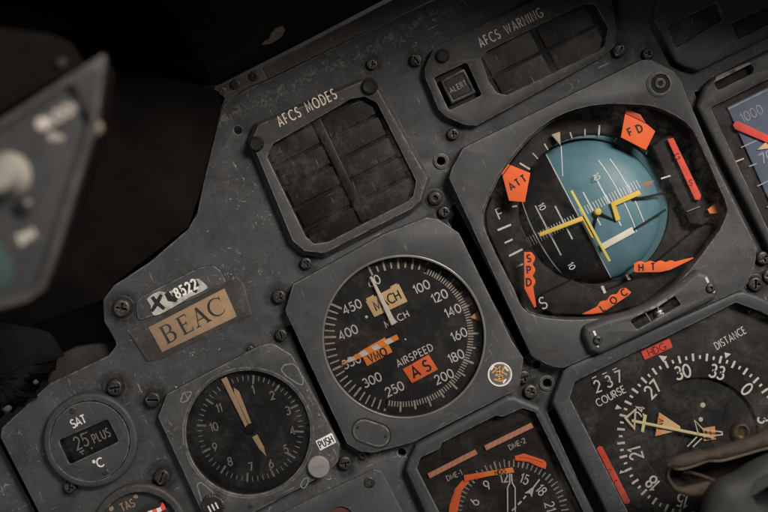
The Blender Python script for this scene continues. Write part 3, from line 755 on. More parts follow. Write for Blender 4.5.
f = flag(t, [(582, 314.2), (596, 307.2)]+bumps(0, 3, (597, 307), (627, 288), 2.6)+[(631.4, 292.2), (629.2, 295), (603.5, 312.4), (592, 314.2)], Zf, ORANGE,
         (('L', (602.4, 308)), ('O', (613.4, 300.4)), ('C', (623.8, 292.6))), ang=math.radians(36), cap=6.6, lab='orange flag lettered LOC')
f = flag(t, [(633.8, 271.5), (634, 263.6)]+bumps(0, 4, (635, 263.4), (676, 262.4), 2.2)+[(684, 259.4), (693.4, 257.4), (693.6, 258.6), (670, 270), (660, 272.2), (636, 272.4)], Zf, ORANGE,
         (('H', (641, 267.6)), ('T', (653, 266.8))), ang=math.radians(2), cap=6.8, lab='orange flag lettered HT')
f = flag(t, [(667.2, 139), (673.4, 137.8), (701.4, 195.6), (699.8, 200), (695, 199.8)], -4, REDF, (('G', (677.4, 156.4)), ('S', (690.6, 182.6))), INKRED, ang=math.radians(0), cap=5.8, st=1.1, lab='long red glide slope flag lettered GS')
mb = MB(-2); mb.prism([(719, 200.4), (707.6, 209.6), (710, 213.8), (720.8, 213.2)], -5, -2, 0.3, 0.3); mb.build('corner_marker', AMBER if False else mat('marker_orange', (0.80, 0.22, 0.05), 0.5), t)
mb = MB(-6); mb.tube([(687, 211.5, -7), (700, 206.5, -7)], 0.7, 6); mb.build('index_wire', STEEL, t)
# corner adjuster, slip indicator
mb = MB(ZA+2); mb.frame(circ(660, 84, 13.2, 40), [circ(660.5, 83.5, 9.5, 36)], ZA-1, ZA+1.6, 2.5, 1.2, 1.2, hz=ZA+0.1); mb.build('adjuster_boss', BEZ, t)
mb = MB(ZA+1); mb.lathe(660.5, 83.5, [(9.4, ZA+0.05), (9.2, ZA+0.3)], 30); mb.build('adjuster_well', DARK, t)
mb = MB(ZA+2); mb.frame(circ(660.5, 83.5, 6, 30), [circ(660.5, 83.5, 3, 6)], ZA+0.3, ZA+1.4, 1.2, 0.6, 0.4); mb.build('adjuster', SCREW, t)
mb = MB(ZA+8)
body = rnd([(584, 327), (583, 336), (590, 352), (600, 355), (640, 336.5), (716, 299.5), (719, 289), (710, 273.5), (697, 269.5), (680, 284), (655, 301), (630, 312), (604, 319)], 5)
slotp = rnd([(629.5, 320.5), (674, 295), (680.6, 304.8), (636.5, 329.5)], 2)
mb.frame(body, [slotp], ZA-0.5, ZA+10, 6.0, 7.0, 1.0, seg=5); hs = mb.build('slip_indicator', BEZ, t)
mb = MB(ZA+1); mb.sheet(offs(slotp, -1.5), ZA+0.6).flat = True; mb.build('slip_well', DARK, hs)
mb = MB(ZA+5); mb.tube([(631, 326, ZA+4.2), (644, 319.5, ZA+3.4), (655, 313.6, ZA+3.2), (667, 307, ZA+3.4), (679, 299.5, ZA+4.2)], 4.0, 12); mb.build('slip_tube', GLASS, hs)
mb = MB(ZA+5); mb.lathe(660, 313.6, [(0.1, ZA+0.8), (3.6, ZA+1.3), (5.2, ZA+3.6), (3.6, ZA+6.4), (0.1, ZA+7.2)], 20); mb.build('slip_ball', STEEL, hs)
for a_, b_ in (((645.5, 313), (652.5, 323.8)), ((657.2, 305.6), (658.6, 309.6))):
    mb = MB(ZA+8); mb.tube([(*a_, ZA+7.6), (*b_, ZA+7.6)], 0.7, 6); mb.build('slip_wire', STEEL, hs)
for x, y in ((598, 340.5), (711, 288.5)):
    screw(t, x, y, 4.6, 'hex', 'b', ZA+8.6)
for p in ([(592.5, 331), (594.5, 330.4), (596.4, 335), (594.6, 335.6)], [(596.5, 346), (598.5, 345.4), (598.2, 347.4)], [(704.6, 277.6), (706.8, 277), (709, 282), (707, 283)], [(712, 292), (715, 290.6), (714, 293)]):
    mb = MB(ZA+9); mb.sheet(p, ZA+10.1).flat = True; mb.build('pale_chip', mat('chip_highlight', (0.6, 0.58, 0.55), 0.5), hs)  # pale chips beside the housing screws, their highlight put into the colour
mb = MB(ZA-4); mb.sheet(offs(AI_IN, -0.3), ZA-4.5).flat = True; mb.build('glass', GLASSA, t)

# ------------------------------------------------------------ airspeed indicator
t = thing('airspeed_indicator', 'round airspeed and Mach indicator with orange VMO and AS flags in a square grey bezel', 'airspeed indicator', (404, 337))
out = rnd([(285, 311), (293, 284), (303, 279), (384, 234), (426, 217.5), (438, 219), (459, 233), (512, 341), (523.5, 358), (520, 386), (511, 393), (412, 443), (373, 453), (361, 452), (347, 444)], 4)
ZS = 12
mb = MB(ZS); mb.frame(out, [circ(404, 337, 80.5, 96)], 0, ZS, 1.1, 1.1, 1.4, seg=2); mb.build('bezel', BEZ, t)
mb = MB(ZS); mb.frame(circ(404, 337, 82.3, 96), [circ(404, 337, 80.0, 96)], ZS-0.2, ZS+0.7, 0.5, 0.5, 0.4); mb.build('glass_rim', mat('rim_metal', (0.24, 0.23, 0.22), 0.32, metal=0.6, edge=0.4, fleck=0.4), t)
zd = -4+5
mb = MB(-3); mb.sheet(circ(403, 336, 82, 80), 0.6).flat = True; mb.build('dial', DIAL, t)
C = (402, 335.6); mb = MB(1); zt = 0.75
def dtick(deg, r0, r1, w_): mb.tick(C, math.radians(deg), r0, r1, w_, zt)
for i in range(9): dtick(-26+5.75*i, 68 if i % 2 else 67, 74 if i % 2 else 77.5, 1.6 if i % 2 else 2.0)
for i in range(51):                                        # 100 to 200 in steps of two
    a_ = 20+114*i/50.0
    dtick(a_, 66, 77 if i % 10 == 0 else (75 if i % 5 == 0 else 71.5), 1.9 if i % 10 == 0 else (1.6 if i % 5 == 0 else 1.1))
for i in range(1, 26):                                     # 200 to 250
    a_ = 134+59*i/25.0
    dtick(a_, 66, 76.5 if i % 10 == 0 else (75 if i % 5 == 0 else 71.5), 1.9 if i % 5 == 0 else 1.1)
for i in range(0, 21): dtick(193+5.05*i, 67.5 if i % 5 else 66, 77.5, 1.5 if i % 5 else 2.0)
mb.flat = True; mb.build('scale_marks', mat('marking_tan_dim', (0.42, 0.35, 0.29), 0.6, var=0.3, vs=500), t)
mb = MB(1)
for s_, x, y in (('60', 374, 281), ('100', 421.5, 287), ('120', 439.5, 291.2), ('140', 452.8, 310.8), ('160', 459, 334.6), ('180', 456, 356.4), ('200', 444, 376.6), ('250', 394.6, 389), ('300', 372, 380), ('350', 351.5, 361.6), ('400', 348, 332.4), ('450', 352, 306.8)):
    yy = y+ (5 if s_ == '120' else 0)
    mb.text(s_, (x, yy), 8.7, math.radians(25), 1.3, zt, 0.95, 0.22)
mb.text('MACH', (396.5, 319.2), 6.4, A, 1.0, zt, 0.95, 0.36); mb.text('AIRSPEED', (414.5, 355.4), 7.0, A, 1.05, zt, 0.85, 0.30)
mb.build('numerals', WHITE, t)
for x, y, r in ((366.5, 317, 1.5), (405.4, 339.4, 0.9)):
    mb = MB(1); mb.lathe(x, y, [(r, zt), (r*0.8, zt+0.1)], 12); mb.build('dot', WHITE, t)
mb = MB(2.5); mb.prism([(365.6, 301.4), (398.8, 284), (407.6, 301.6), (374.4, 317.4)], 0.9, 2.0, 0.3, 0.3); mb.sheet([(366, 299), (373.4, 295), (374.4, 297), (367, 301)], 1.2); mb.sheet([(390, 287), (396.6, 283.4), (397.4, 285), (391, 288.4)], 1.2); f = mb.build('warning_flag', MACHC, t); f['label'] = 'cream flag lettered MACH'
mb = MB(2.5); mb.text('MACH', (387, 300.6), 9.4, A, 1.5, 2.15, 0.78, 0.18); mb.build('lettering', INK, f)
f = flag(t, [(359.8, 351.6), (384.8, 337.6), (392.4, 352), (367.2, 366.4)], 2.0, AMBER, (('VMO', (377.4, 355)),), ang=math.radians(27), cap=8, st=1.6, cond=0.75, lab='orange flag lettered VMO')
f = flag(t, [(402.6, 369.4), (428.6, 354.6), (438, 369.6), (412, 383.4)], 2.0, ORANGE, (('A', (415.2, 371.8)), ('S', (426.6, 365.8))), ang=math.radians(27), cap=11, st=2.1, cond=0.9, lab='bright orange flag lettered AS')
mb = MB(6); mb.prism([(369.6, 277), (372, 276.4), (396.4, 323), (391.6, 325.8)], 4.4, 5.6, 0.5, 0.4); mb.build('needle', IVORY, t)
# striped needle
mb = MB(5); n = 9; a_, b_ = Vector((342, 364.5)), Vector((398, 337)); u = (b_-a_).normalized(); nn = Vector((-u.y, u.x))
for i in range(n):
    p0, p1 = a_+(b_-a_)*(i/n), a_+(b_-a_)*((i+1)/n); w0 = 0.7+2.0*min(1, i/2.5); w1 = 0.7+2.0*min(1, (i+1)/2.5); sl = u*1.2
    mb.mi = (i % 2)
    q = [p0+nn*w0+sl*(i > 0), p1+nn*w1+sl*(i < n-1), p1-nn*w1-sl*(i < n-1), p0-nn*w0-sl*(i > 0)]
    mb.prism([(v.x, v.y) for v in q], 3.0, 4.0, 0.05, 0.05, 1)
mb.build('needle', [AMBER, IVORY], t)['label'] = 'orange and white striped needle'
mb = MB(4); mb.prism([(470, 317.6), (477.8, 310.8), (481.2, 321)], 2.5, 4, 0.3, 0.3); mb.build('bug', mat('bug_orange', (0.72, 0.30, 0.10), 0.5), t)
mb = MB(9); mb.sheet(circ(404, 337, 80.4, 64), 8.6).flat = True; mb.build('glass', GLASS, t)
# round inspection sticker and oval blanking plug
mb = MB(ZS); mb.frame(circ(499.8, 374.4, 12.2, 40), [circ(499.8, 374.4, 10.9, 40)], ZS+0.05, ZS+0.6, 0.2, 0.2, 0.1); mb.sheet(circ(499.8, 374.4, 10.6, 30), ZS+0.12)
lb = mb.build('round_sticker', [WHITEP], t)
mb = MB(ZS); mb.sheet(circ(499.8, 374.4, 10.3, 30), ZS+0.3).flat = True; mb.build('sticker_face', mat('sticker_dark', (0.09, 0.08, 0.075), 0.5, var=0.4), lb)
mb = MB(ZS)
for pts in ([(494, 367), (500, 371), (496, 375), (503, 378)], [(505, 366), (502, 372), (507, 375)], [(494, 379), (500, 381), (505, 380)], [(492, 373), (496, 370)], [(500, 366), (497, 372), (502, 376), (498, 380)]):
    mb.ribbon(pts, 1.6, ZS+0.4)
mb.flat = True; mb.build('scrawl', mat('scrawl_orange', (0.50, 0.25, 0.09), 0.6, var=0.4, vs=500), lb)
mb = MB(ZS)
for pts in ([(505, 367), (508, 371)], [(503, 383), (506, 379)], [(491, 370), (493.5, 366)]): mb.ribbon(pts, 1.5, ZS+0.45)
mb.flat = True; mb.build('scrawl', WHITEP, lb)
def stadium(c, L_, H_, ang, n=10):
    u = (math.cos(ang), math.sin(ang)); v = (-u[1], u[0]); r = H_/2; h = L_/2-r; p = []
    for i in range(n+1): a_ = -PI/2+PI*i/n; p.append((h+r*math.cos(a_), r*math.sin(a_)))
    for i in range(n+1): a_ = PI/2+PI*i/n; p.append((-h+r*math.cos(a_), r*math.sin(a_)))
    return [(c[0]+u[0]*x+v[0]*y, c[1]+u[1]*x+v[1]*y) for x, y in p]
ov = stadium((371.4, 433.2), 40, 24.5, math.radians(19))
mb = MB(ZS); mb.ribbon(ov, 1.3, ZS+0.12, True); mb.flat = True; mb.build('plug_groove', DARK, t)
mb = MB(ZS); mb.prism(offs(ov, 1.2), ZS-0.2, ZS+0.35, 0.6, 0.3); pl = mb.build('blanking_plug', BEZ, t)
for x, y in ((357.6, 427.6), (385.4, 436.6)):
    mb = MB(ZS); mb.lathe(x, y, [(1.5, ZS+0.42), (1.2, ZS+0.46)], 12); mb.build('rivet', DARK, pl)
# ------------------------------------------------------------ clock
t = thing('clock', 'black dialled cockpit clock with tan hands in a scratched grey bezel marked PUSH', 'clock', (248, 432))
ZC = 10
out = rnd([(158, 417), (167, 394), (260, 345.5), (272, 343), (292, 355), (340, 445), (338, 462), (326, 474), (255, 512), (214, 534), (203, 515)], 4)
mb = MB(ZC); mb.frame(out, [circ(248, 433, 62, 80)], 0, ZC, 1.0, 1.0, 1.8, seg=2); mb.build('bezel', CLOCKB, t)
mb = MB(ZC); mb.frame(circ(248, 433, 66, 90), [circ(248, 433, 64.4, 90)], ZC-0.1, ZC+0.35, 0.3, 0.2, 0.2); mb.build('rim', CLOCKB, t)
zd = -13
hole_c = circ(248, 433, 66, 60)
mb = MB(zd); mb.sheet(circ(248.5, 431, 66, 64), 0.7).flat = True; mb.build('dial', mat('clock_dial', (0.015, 0.015, 0.016), 0.5, var=0.5, fleck=0.12, dust=0.45, vs=120), t)
C = (250.4, 428.4); mb = MB(0)
a0 = -26.5
for i in range(60):
    a_ = a0+6*i; mj = i % 5 == 0
    mb.tick(C, math.radians(a_), 44.5 if mj else 48, 53.5 if mj else 53, 2.0 if mj else 1.0, 0.85)
mb.flat = True; mb.build('minute_marks', FADED if False else mat('marking_dim', (0.29, 0.275, 0.25), 0.6, var=0.35, vs=400), t)
mb = MB(0)
for s_, x, y in (('1', 253, 389.6), ('2', 272.4, 395.2), ('3', 288, 410.4), ('4', 292.6, 430.4), ('5', 286, 449), ('6', 271, 463.4), ('7', 251, 466.6), ('8', 230, 461.4), ('9', 215, 447), ('10', 214, 426.8), ('11', 219, 408)):
    mb.text(s_, (x, y), 8, math.radians(14), 1.2, 0.85, 0.85, 0.2)
mb.build('numerals', mat('marking_grey', (0.36, 0.34, 0.31), 0.6, var=0.25, vs=400), t)
mb = MB(3); mb.prism([(249, 427), (246, 428.6), (223.6, 384), (221, 379.4), (226.6, 376.6), (228.4, 381)], 2.6, 3.6, 0.3, 0.3); mb.build('minute_hand', TAN, t)
mb = MB(2); mb.prism([(251.4, 423.6), (248.8, 425), (234.4, 394), (233.6, 387.6), (239, 391.4)], 1.4, 2.3, 0.3, 0.3); mb.prism([(252, 437.4), (257, 434.4), (263.8, 447), (266.4, 456.4), (259.6, 449.6)], 1.4, 2.3, 0.3, 0.3); mb.build('hour_hand', TAN, t)
mb = MB(3); mb.lathe(250.4, 429, [(5.5, 1), (5.2, 3.6), (3.8, 4.4), (1, 4.5)], 24); mb.build('hand_boss', DARK, t)
mb = MB(8); mb.sheet(circ(248, 433, 62.2, 64), 7.4).flat = True; mb.build('glass', GLASS, t)
mb = MB(ZC)
for tri in ([(281, 370), (284, 365), (292.6, 363.6), (297.7, 368), (303, 378.6), (303, 385.4), (297.7, 383.6), (286, 376)], [(197, 485), (200, 482), (206, 486), (218, 497.4), (209, 514), (203, 506)], [(183, 393), (193, 391), (187, 401), (180, 403)], [(300, 486), (304, 479), (309, 477), (308, 483), (304, 489)]):
    mb = MB(ZC); mb.ribbon(rnd(tri, 3, 4), 1.2, ZC+0.12, True); mb.flat = True
    mb.build('scribed_pocket', mat('scribe_pale', (0.24, 0.235, 0.22), 0.45, metal=0.4, var=0.4, vs=600), t)
mb = MB(ZC); mb.prism([(315.4, 441.2), (331.6, 432.8), (336.4, 442.4), (320.2, 450.8)], ZC, ZC+0.4, 0.2, 0.2); pl = mb.build('push_label', WHITEP, t)
mb = MB(ZC); mb.text('PUSH', (325.8, 441.9), 7, math.radians(27), 1.15, ZC+0.52, 0.62, 0.2); mb.build('lettering', INK, pl)
mb = MB(ZC+4); mb.lathe(318.6, 467.5, [(11, ZC-0.5), (11, ZC+3.2), (10, ZC+4.2), (6, ZC+4.5)], 36); bt = mb.build('button', BUTTON, t)
mb = MB(ZC+4); mb.text('PUSH', (318.6, 467.5), 4.4, math.radians(20), 0.7, ZC+4.75, 0.7, 0.25); mb.build('lettering', FADED, bt)
n = 24; mb = MB(ZC+8); r0 = [(12 if i % 2 else 10.6) for i in range(n*2)]
kp = [(213+r0[i]*math.cos(PI*i/n), 507+r0[i]*math.sin(PI*i/n)) for i in range(n*2)]
mb.prism(kp, ZC-0.5, ZC+7, 1.5, 1.5); kb = mb.build('knob', SCREW, t)
mb = MB(ZC+9); 
for x in (-4, 0, 4): mb.ribbon([loc((213, 508), x, -3.5), loc((213, 508), x, 3.5)], 1.5, ZC+7.2)
mb.flat = True; mb.build('lettering', WHITE, kb)
mb = MB(ZC); mb.lathe(250, 506.5, [(3, ZC+0.03), (2.6, ZC+0.7), (1.2, ZC+0.9)], 16); mb.build('rivet', SCREW, t)
mb = MB(ZC); mb.lathe(269, 351.6, [(1.3, ZC+0.03), (1.0, ZC+0.6)], 12); mb.build('rivet', STEEL, t)

# ------------------------------------------------------------ air temperature gauge
t = thing('temperature_gauge', 'small round dark grey air temperature gauge lettered SAT and reading 25 PLUS', 'temperature gauge', (90, 441))
wnd = rnd([(58.4, 440.4), (108, 419), (119, 441.6), (69.6, 464.8)], 3)
mb = MB(9); mb.frame(circ(90, 441, 47.5, 80), [circ(90, 441, 40, 80)], 0, 9, 3.4, 3.4, 1.6, seg=4); mb.build('bezel', SATB, t)
mb = MB(7); mb.frame(circ(90, 441, 39.6, 80), [wnd], 0.4, 7.2, 0.8, 0.8, 0.8); fc = mb.build('face', SATB, t)
mb = MB(0); mb.sheet(offs(wnd, -1), 0.5).flat = True; mb.build('drum_window', mat('drum_black', (0.010, 0.010, 0.010), 0.45), t)
mb = MB(7); mb.text('SAT', (78.4, 421.4), 8.2, math.radians(24), 1.35, 7.35, 0.85, 0.12); mb.text('°C', (98.4, 463.2), 8.6, math.radians(22), 1.5, 7.35, 0.85, 0.15); mb.build('lettering', WHITE, fc)
mb = MB(1); mb.text('25', (81, 441.6), 12.6, math.radians(24), 1.5, 0.75, 0.75, 0.2); mb.text('PLUS', (101, 435.6), 8.8, math.radians(25), 1.2, 0.75, 0.62, 0.22)
mb.ribbon([loc((82, 431), -9, 3), loc((82, 431), -4.5, 3)], 1.1, 0.75); mb.ribbon([(82.4, 434.4), (87, 432.2)], 1.1, 0.75); mb.ribbon([(79.4, 452.6), (84, 450.4)], 1.4, 0.75); mb.ribbon([(81.6, 452), (82.8, 454.6)], 1.3, 0.75); mb.ribbon([(91, 448.6), (92.6, 448)], 1.6, 0.75)
mb.build('drum_figures', CREAM, t)
mb = MB(6); mb.sheet(offs(wnd, -0.2), 5.6).flat = True; mb.build('glass', GLASS, t)
for x, y in ((72.8, 411), (105, 472.4)): screw(t, x, y, 3.4, 'slot', 'b', 6.8, zs=0.6)

# ------------------------------------------------------------ true airspeed gauge (top of it in the picture)
t = thing('true_airspeed_gauge', 'round gauge lettered TAS cut off by the bottom edge with a red and white flag', 'airspeed gauge', (140, 533))
mb = MB(8); mb.frame(circ(140, 533, 48.5, 80), [circ(140, 533, 40.5, 80)], 0, 8, 3, 3, 2, seg=4); mb.build('bezel', BEZWARM, t)
mb = MB(0); mb.sheet(circ(140, 533, 42, 60), 0.5).flat = True; mb.build('dial', DIALG, t)
mb = MB(1); mb.text('TAS', (127.2, 505.4), 7.6, math.radians(24), 1.2, 0.7, 0.8, 0.18); mb.build('lettering', PINKISH, t)
mb = MB(1)
for x, y in ((135.6, 496.6), (111, 509)): mb.prism([(x+2.6*math.cos(k)*random.uniform(.8, 1.2), y+2.4*math.sin(k)*random.uniform(.8, 1.2)) for k in [2*PI*i/10 for i in range(10)]], 0.5, 0.9, 0.5, 0.3)
mb.build('paint_dab', PINKISH, t)
mb = MB(2)
for i in range(5):
    p0 = (143+i*4, 512-i*2); mb.mi = i % 2
    mb.prism([p0, (p0[0]+4, p0[1]-2), (p0[0]+7, p0[1]+5), (p0[0]+3, p0[1]+7)], 1.5, 2.5, 0.1, 0.1, 1)
mb.build('warning_flag', [REDF, WHITEP], t)
mb = MB(2.6); mb.prism([(138, 511), (147, 505), (162, 503), (160, 507), (148, 511), (141, 517)], 2.7, 3.4, 0.3, 0.3); mb.build('pointer', INK, t)

# ------------------------------------------------------------ flat dark plate at the bottom
t = thing('blank_plate', 'plain dark grey blanking plate with one screw at the bottom edge', 'plate', (340, 500))
mb = MB(4); mb.frame(rnd([(276, 516), (374, 469.5), (382, 471.5), (412, 530), (400, 560), (290, 560)], 3), [circ(341, 520, 13, 30)], -1, 3.2, 1.2, 1.2, 0.8); mb.build('plate', mat('plate_dark', (0.043, 0.045, 0.047), 0.55, fleck=0.12, scratch=0.15, bump=0.1, edge=0.3), t)
mb = MB(2); mb.sheet(circ(341, 520, 14, 24), 0.5).flat = True; mb.build('rusty_disc', mat('disc_orange', (0.07, 0.026, 0.016), 0.5), t)
screw(t, 369.6, 483, 5.6, 'cross', 'b', 2.4, zs=0.5)

# ------------------------------------------------------------ distance and bearing indicator
t = thing('bearing_indicator', 'blue-grey bezelled bearing indicator with two salmon DME bars and orange flags', 'bearing indicator', (512, 500))
ZD = 12
out = rnd([(405.5, 471), (408, 462), (415.5, 446), (420, 443), (507, 396.6), (514, 396), (540, 407), (545, 414), (606, 536), (590, 570), (450, 570)], 3)
wn = [(417, 469), (421, 458), (440, 449), (442.6, 443), (496, 416), (503, 417), (523, 408.5), (535, 412.4), (544, 430), (592, 530), (580, 560), (464, 560)]
mb = MB(ZD); mb.frame(out, [wn], 0, ZD, 4.5, 4.0, 1.4, seg=4); mb.build('bezel', BEZBLUE, t)
mb = MB(0); mb.sheet(offs(wn, -2.5), 0.6).flat = True; mb.build('dial', DIALW, t)
mb = MB(2); mb.prism(rnd([(441, 460), (443, 449.5), (498, 421), (505, 422), (522, 413.4), (526, 421), (484, 441), (450, 458)], 2), 0.7, 2.0, 0.5, 0.5); mb.build('raised_mask', DIALW, t)
def hatch_bar(t, a_, b_, wd, z, n, m1, m2, label=None):
    a_, b_ = Vector(a_), Vector(b_); u = (b_-a_).normalized(); nn = Vector((-u.y, u.x))*wd/2; mb = MB(z)
    for i in range(n):
        p0, p1 = a_+(b_-a_)*(i/n), a_+(b_-a_)*((i+1)/n); sl = u*2.2; s0 = sl if i else sl*0; s1 = sl if i < n-1 else sl*0
        mb.mi = i % 2
        mb.prism([(v.x, v.y) for v in (p0+nn-s0, p1+nn-s1, p1-nn+s1, p0-nn+s0)], z-1, z, 0.05, 0.05, 1)
    o = mb.build('distance_flag', [m1, m2], t)
    if label: o['label'] = label
hatch_bar(t, (428.6, 476.2), (476.4, 451.8), 5.2, 3.4, 17, SALMON, SALMONL)
hatch_bar(t, (485.2, 448.2), (532.4, 425.2), 5.2, 3.4, 17, SALMON, SALMONL)
mb = MB(1); mb.text('DME-1', (454.2, 475.6), 5.0, math.radians(24), 0.85, 0.75, 0.9, 0.2); mb.text('DME-2', (517.2, 444), 5.0, math.radians(26), 0.85, 0.75, 0.9, 0.2); mb.build('lettering', mat('marking_dim2', (0.42, 0.37, 0.33), 0.6, var=0.3, vs=400), t)
C = (511.5, 517); mb = MB(1)
for i in range(72):
    a_ = -17.5+5*i
    mb.tick(C, math.radians(a_), 50, 58 if i % 2 == 0 else 56, 1.3 if i % 6 else 1.7, 0.8)
mb.flat = True; mb.build('scale_marks', mat('marking_dim', (0.3, 0.3, 0.3)), t)
mb = MB(1)
for i, s_ in enumerate(('12', '15', '18', '21', '24', '6', '9')):
    a_ = math.radians({'12': -11, '15': 19, '18': 48, '21': 75, '24': 104, '6': -68, '9': -37.5}[s_])
    mb.text(s_, (C[0]+40*math.sin(a_), C[1]-40*math.cos(a_)), 9.2, -a_, 1.25, 0.8, 0.85, 0.2)
mb.build('numerals', WHITE, t)
mb = MB(3)
for sx in (-1, 1): mb.ribbon([(510.6+sx*0.9, 474), (511+sx*1.2, 483), (511.4+sx*3.8, 488), (511.8+sx*3.8, 560)], 1.3, 2.6)
mb.flat = True; mb.build('needle', WHITE, t)['label'] = 'forked double bar needle'
mb = MB(2)
mb.ribbon([(539.6, 479.6), (534, 487)], 1.5, 1.8); mb.sheet([(534.6, 486), (531.8, 497.6), (529.8, 493.6), (524.4, 493.4)], 1.84); 
for a_, b_ in (((526, 496), (523.4, 499)), ((521.4, 501.4), (518, 505)), ((516, 507), (512, 511))): mb.ribbon([a_, b_], 1.6, 1.8)
mb.flat = True; mb.build('needle', WHITE, t)['label'] = 'single dashed needle with an arrowhead'
flag(t, [(447, 530), (449.4, 506), (455, 489), (462.5, 480.4), (469.6, 482), (462, 490.6), (457.6, 512), (456, 530)], 2.6, ORANGE, lab='orange arc flag at the left of the dial')
mb = MB(2.7); mb.ribbon([(452.6, 502), (455.6, 490.6), (458, 489.6)], 0.9, 2.75); mb.flat = True; mb.build('flag_fold', ORANGED, t)
f = flag(t, [(463.8, 475.6), (512.6, 467.6), (514.6, 472.6), (489, 476.4), (464.4, 481.6)], 3.6, AMBER, (('HDG', (500.4, 472)),), ang=math.radians(10), cap=3.8, st=0.8, cond=1.05, lab='amber flag bar lettered HDG')
mb = MB(3.7); mb.prism([(463.8, 475.4), (484, 472), (484.8, 477.2), (464.4, 481.8)], 3.65, 4.0, 0.2, 0.2); mb.build('flag_end', ORANGE, f)
f = flag(t, [(514.8, 456.4), (524, 453.8), (544, 460.4), (546.6, 463.4), (545.8, 469.4), (538.4, 467), (528.4, 462.2), (515, 460.6)], 2.6, ORANGE, lab='orange arc flag at the right of the dial')
mb = MB(2.8); mb.ribbon([(519, 457), (526, 457.6), (543, 462.4)], 1.1, 2.75); mb.flat = True; mb.build('flag_fold', ORANGED, f)
mb = MB(8); mb.sheet(offs(wn, -0.3), 8.2).flat = True; mb.build('glass', GLASS, t)
screw(t, 566, 492, 2.2, 'slot', 'b', 0.6, zs=0.5)

# ------------------------------------------------------------ horizontal situation indicator
t = thing('course_indicator', 'black compass faced course indicator reading 237 with a yellow course arrow and HDG flag', 'course indicator', (700, 436))
ZH = 14
out = rnd([(552.5, 403), (555, 394), (563.5, 372), (570, 366), (736, 292.4), (744, 291.4), (758, 296), (830, 330), (900, 480), (880, 540), (720, 600), (656, 612)], 4)
wn = rnd([(570, 398), (575.4, 382), (585, 377), (704, 319), (736, 302.6), (757, 310.4), (800, 330), (862, 470), (850, 500), (840, 530), (690, 590), (660, 575)], 2)
mb = MB(ZH); mb.frame(out, [wn], 0, ZH, 3.5, 3.0, 1.6, seg=4); mb.build('bezel', BEZBLUE, t)
mb = MB(0); mb.frame(offs(wn, -3), [circ(700, 436, 58.5, 72)], -2, 0.7, 0.1, 0.1, 1.2); mb.build('dial', DIALW, t)
mb = MB(-4); mb.sheet(circ(700, 436, 60, 60), -4).flat = True; mb.build('centre_disc', DIAL, t)
C = (700, 436.3); mb = MB(1)
for i in range(72):
    a_ = -75+5*i
    mb.tick(C, math.radians(a_), 75.4 if i % 2 == 0 else 77.4, 83 if i % 2 == 0 else 81, 2.3 if i % 2 == 0 else 2.0, 0.85)
mb.flat = True; mb.build('scale_marks', WHITE, t)
mb = MB(1)
for k_, s_ in enumerate(('24', '27', '30', '33', '0', '3', '6', '9', '12', '15', '18', '21')):
    if s_ == '24': continue
    a_ = math.radians(-75+30*k_)
    mb.text(s_, (C[0]+66.6*math.sin(a_), C[1]-66.6*math.cos(a_)), 12.6, -a_, 1.9, 0.85, 0.86, 0.16)
a_ = math.radians(-78); mb.text('24', (639.6, 411.6), 8.6, -a_, 1.4, 0.85, 0.86, 0.2)
mb.text('COURSE', (610.6, 396.2), 7.2, math.radians(28), 1.0, 0.85, 0.82, 0.22)
mb.text('DISTANCE', (730.2, 338), 7.2, math.radians(30), 0.85, 0.85, 0.68, 0.22)
for tri in ([(658.6, 355.6), (667.2, 356.4), (663.4, 362.4)], [(615, 409.4), (617, 404.6), (622, 408.6)], [(619.4, 474), (620.6, 470.4), (626, 472)], [(724.4, 352.4), (731, 354), (725.6, 358.4)]): mb.sheet(tri, 0.9)
mb.build('numerals', WHITE, t)
mb = MB(1); mb.prism(rnd(rect((607.6, 381.6), 30, 17, math.radians(26)), 1), 0.7, 1.2, 0.2, 0.2); cw = mb.build('counter_window', mat('drum_black', (0.01, 0.01, 0.01)), t)
mb = MB(1.2)
for s_, x, y in (('2', 597.6, 386.2), ('3', 608.6, 381.4), ('7', 618.6, 376.8)):
    mb.text(s_, (x, y), 11.4, math.radians(20), 1.5, 1.35, 0.85)
for x, y in ((594, 377.4), (604.4, 373.4), (614.6, 369)): mb.ribbon([(x-2.2, y+1), (x+2.2, y-1)], 1.0, 1.35)
mb.build('counter_figures', WHITE, cw)
f = flag(t, [(641, 351.4), (669.4, 338.4), (672.8, 347.4), (644.6, 360.4)], 2.0, REDF, (('HDG', (656.8, 349.6)),), INKRED, ang=math.radians(24), cap=7, st=0.95, cond=0.95, lab='red flag lettered HDG')
f = flag(t, [(596.6, 449), (598.6, 446.6), (602.4, 446.8), (630.4, 501.4), (629, 504), (624.4, 503.8)], 2.6, REDF, lab='long red bar flag at the left of the dial')
mb = MB(2.8)
mb.text('GS', (612, 476), 4.2, math.radians(-62), 0.8, 2.75, 0.9, 2.2); mb.build('lettering', INKRED, f)
ARW = (627.4, 419.4); TL = (713.4, 436.8)
mb = MB(4); mb.prism([(632, 419.4), (714, 436), (713.4, 438.6), (631.4, 422)], 3.2, 4.2, 0.3, 0.3)
mb.prism([(643.8, 414.4), (647, 415.2), (644, 432.6), (640.8, 431.8)], 3.0, 4.0, 0.3, 0.3); mb.build('course_arrow', PALEYEL, t)['label'] = 'yellow course arrow with crossbar'
mb = MB(4.6); 
mb.ribbon([(625.6, 418.2), (635.6, 409.6), (634.4, 428.4)], 2.3, 4.4, True); mb.flat = True; mb.build('arrowhead', CREAM, t)
mb = MB(1.5); mb.prism([(655.2, 436.2), (659.2, 412.4), (680.4, 426.6), (680.6, 430.4)], 0.2, 1.2, 0.3, 0.3); f = mb.build('warning_flag', MACHC, t); f['label'] = 'cream and orange NAV flag'
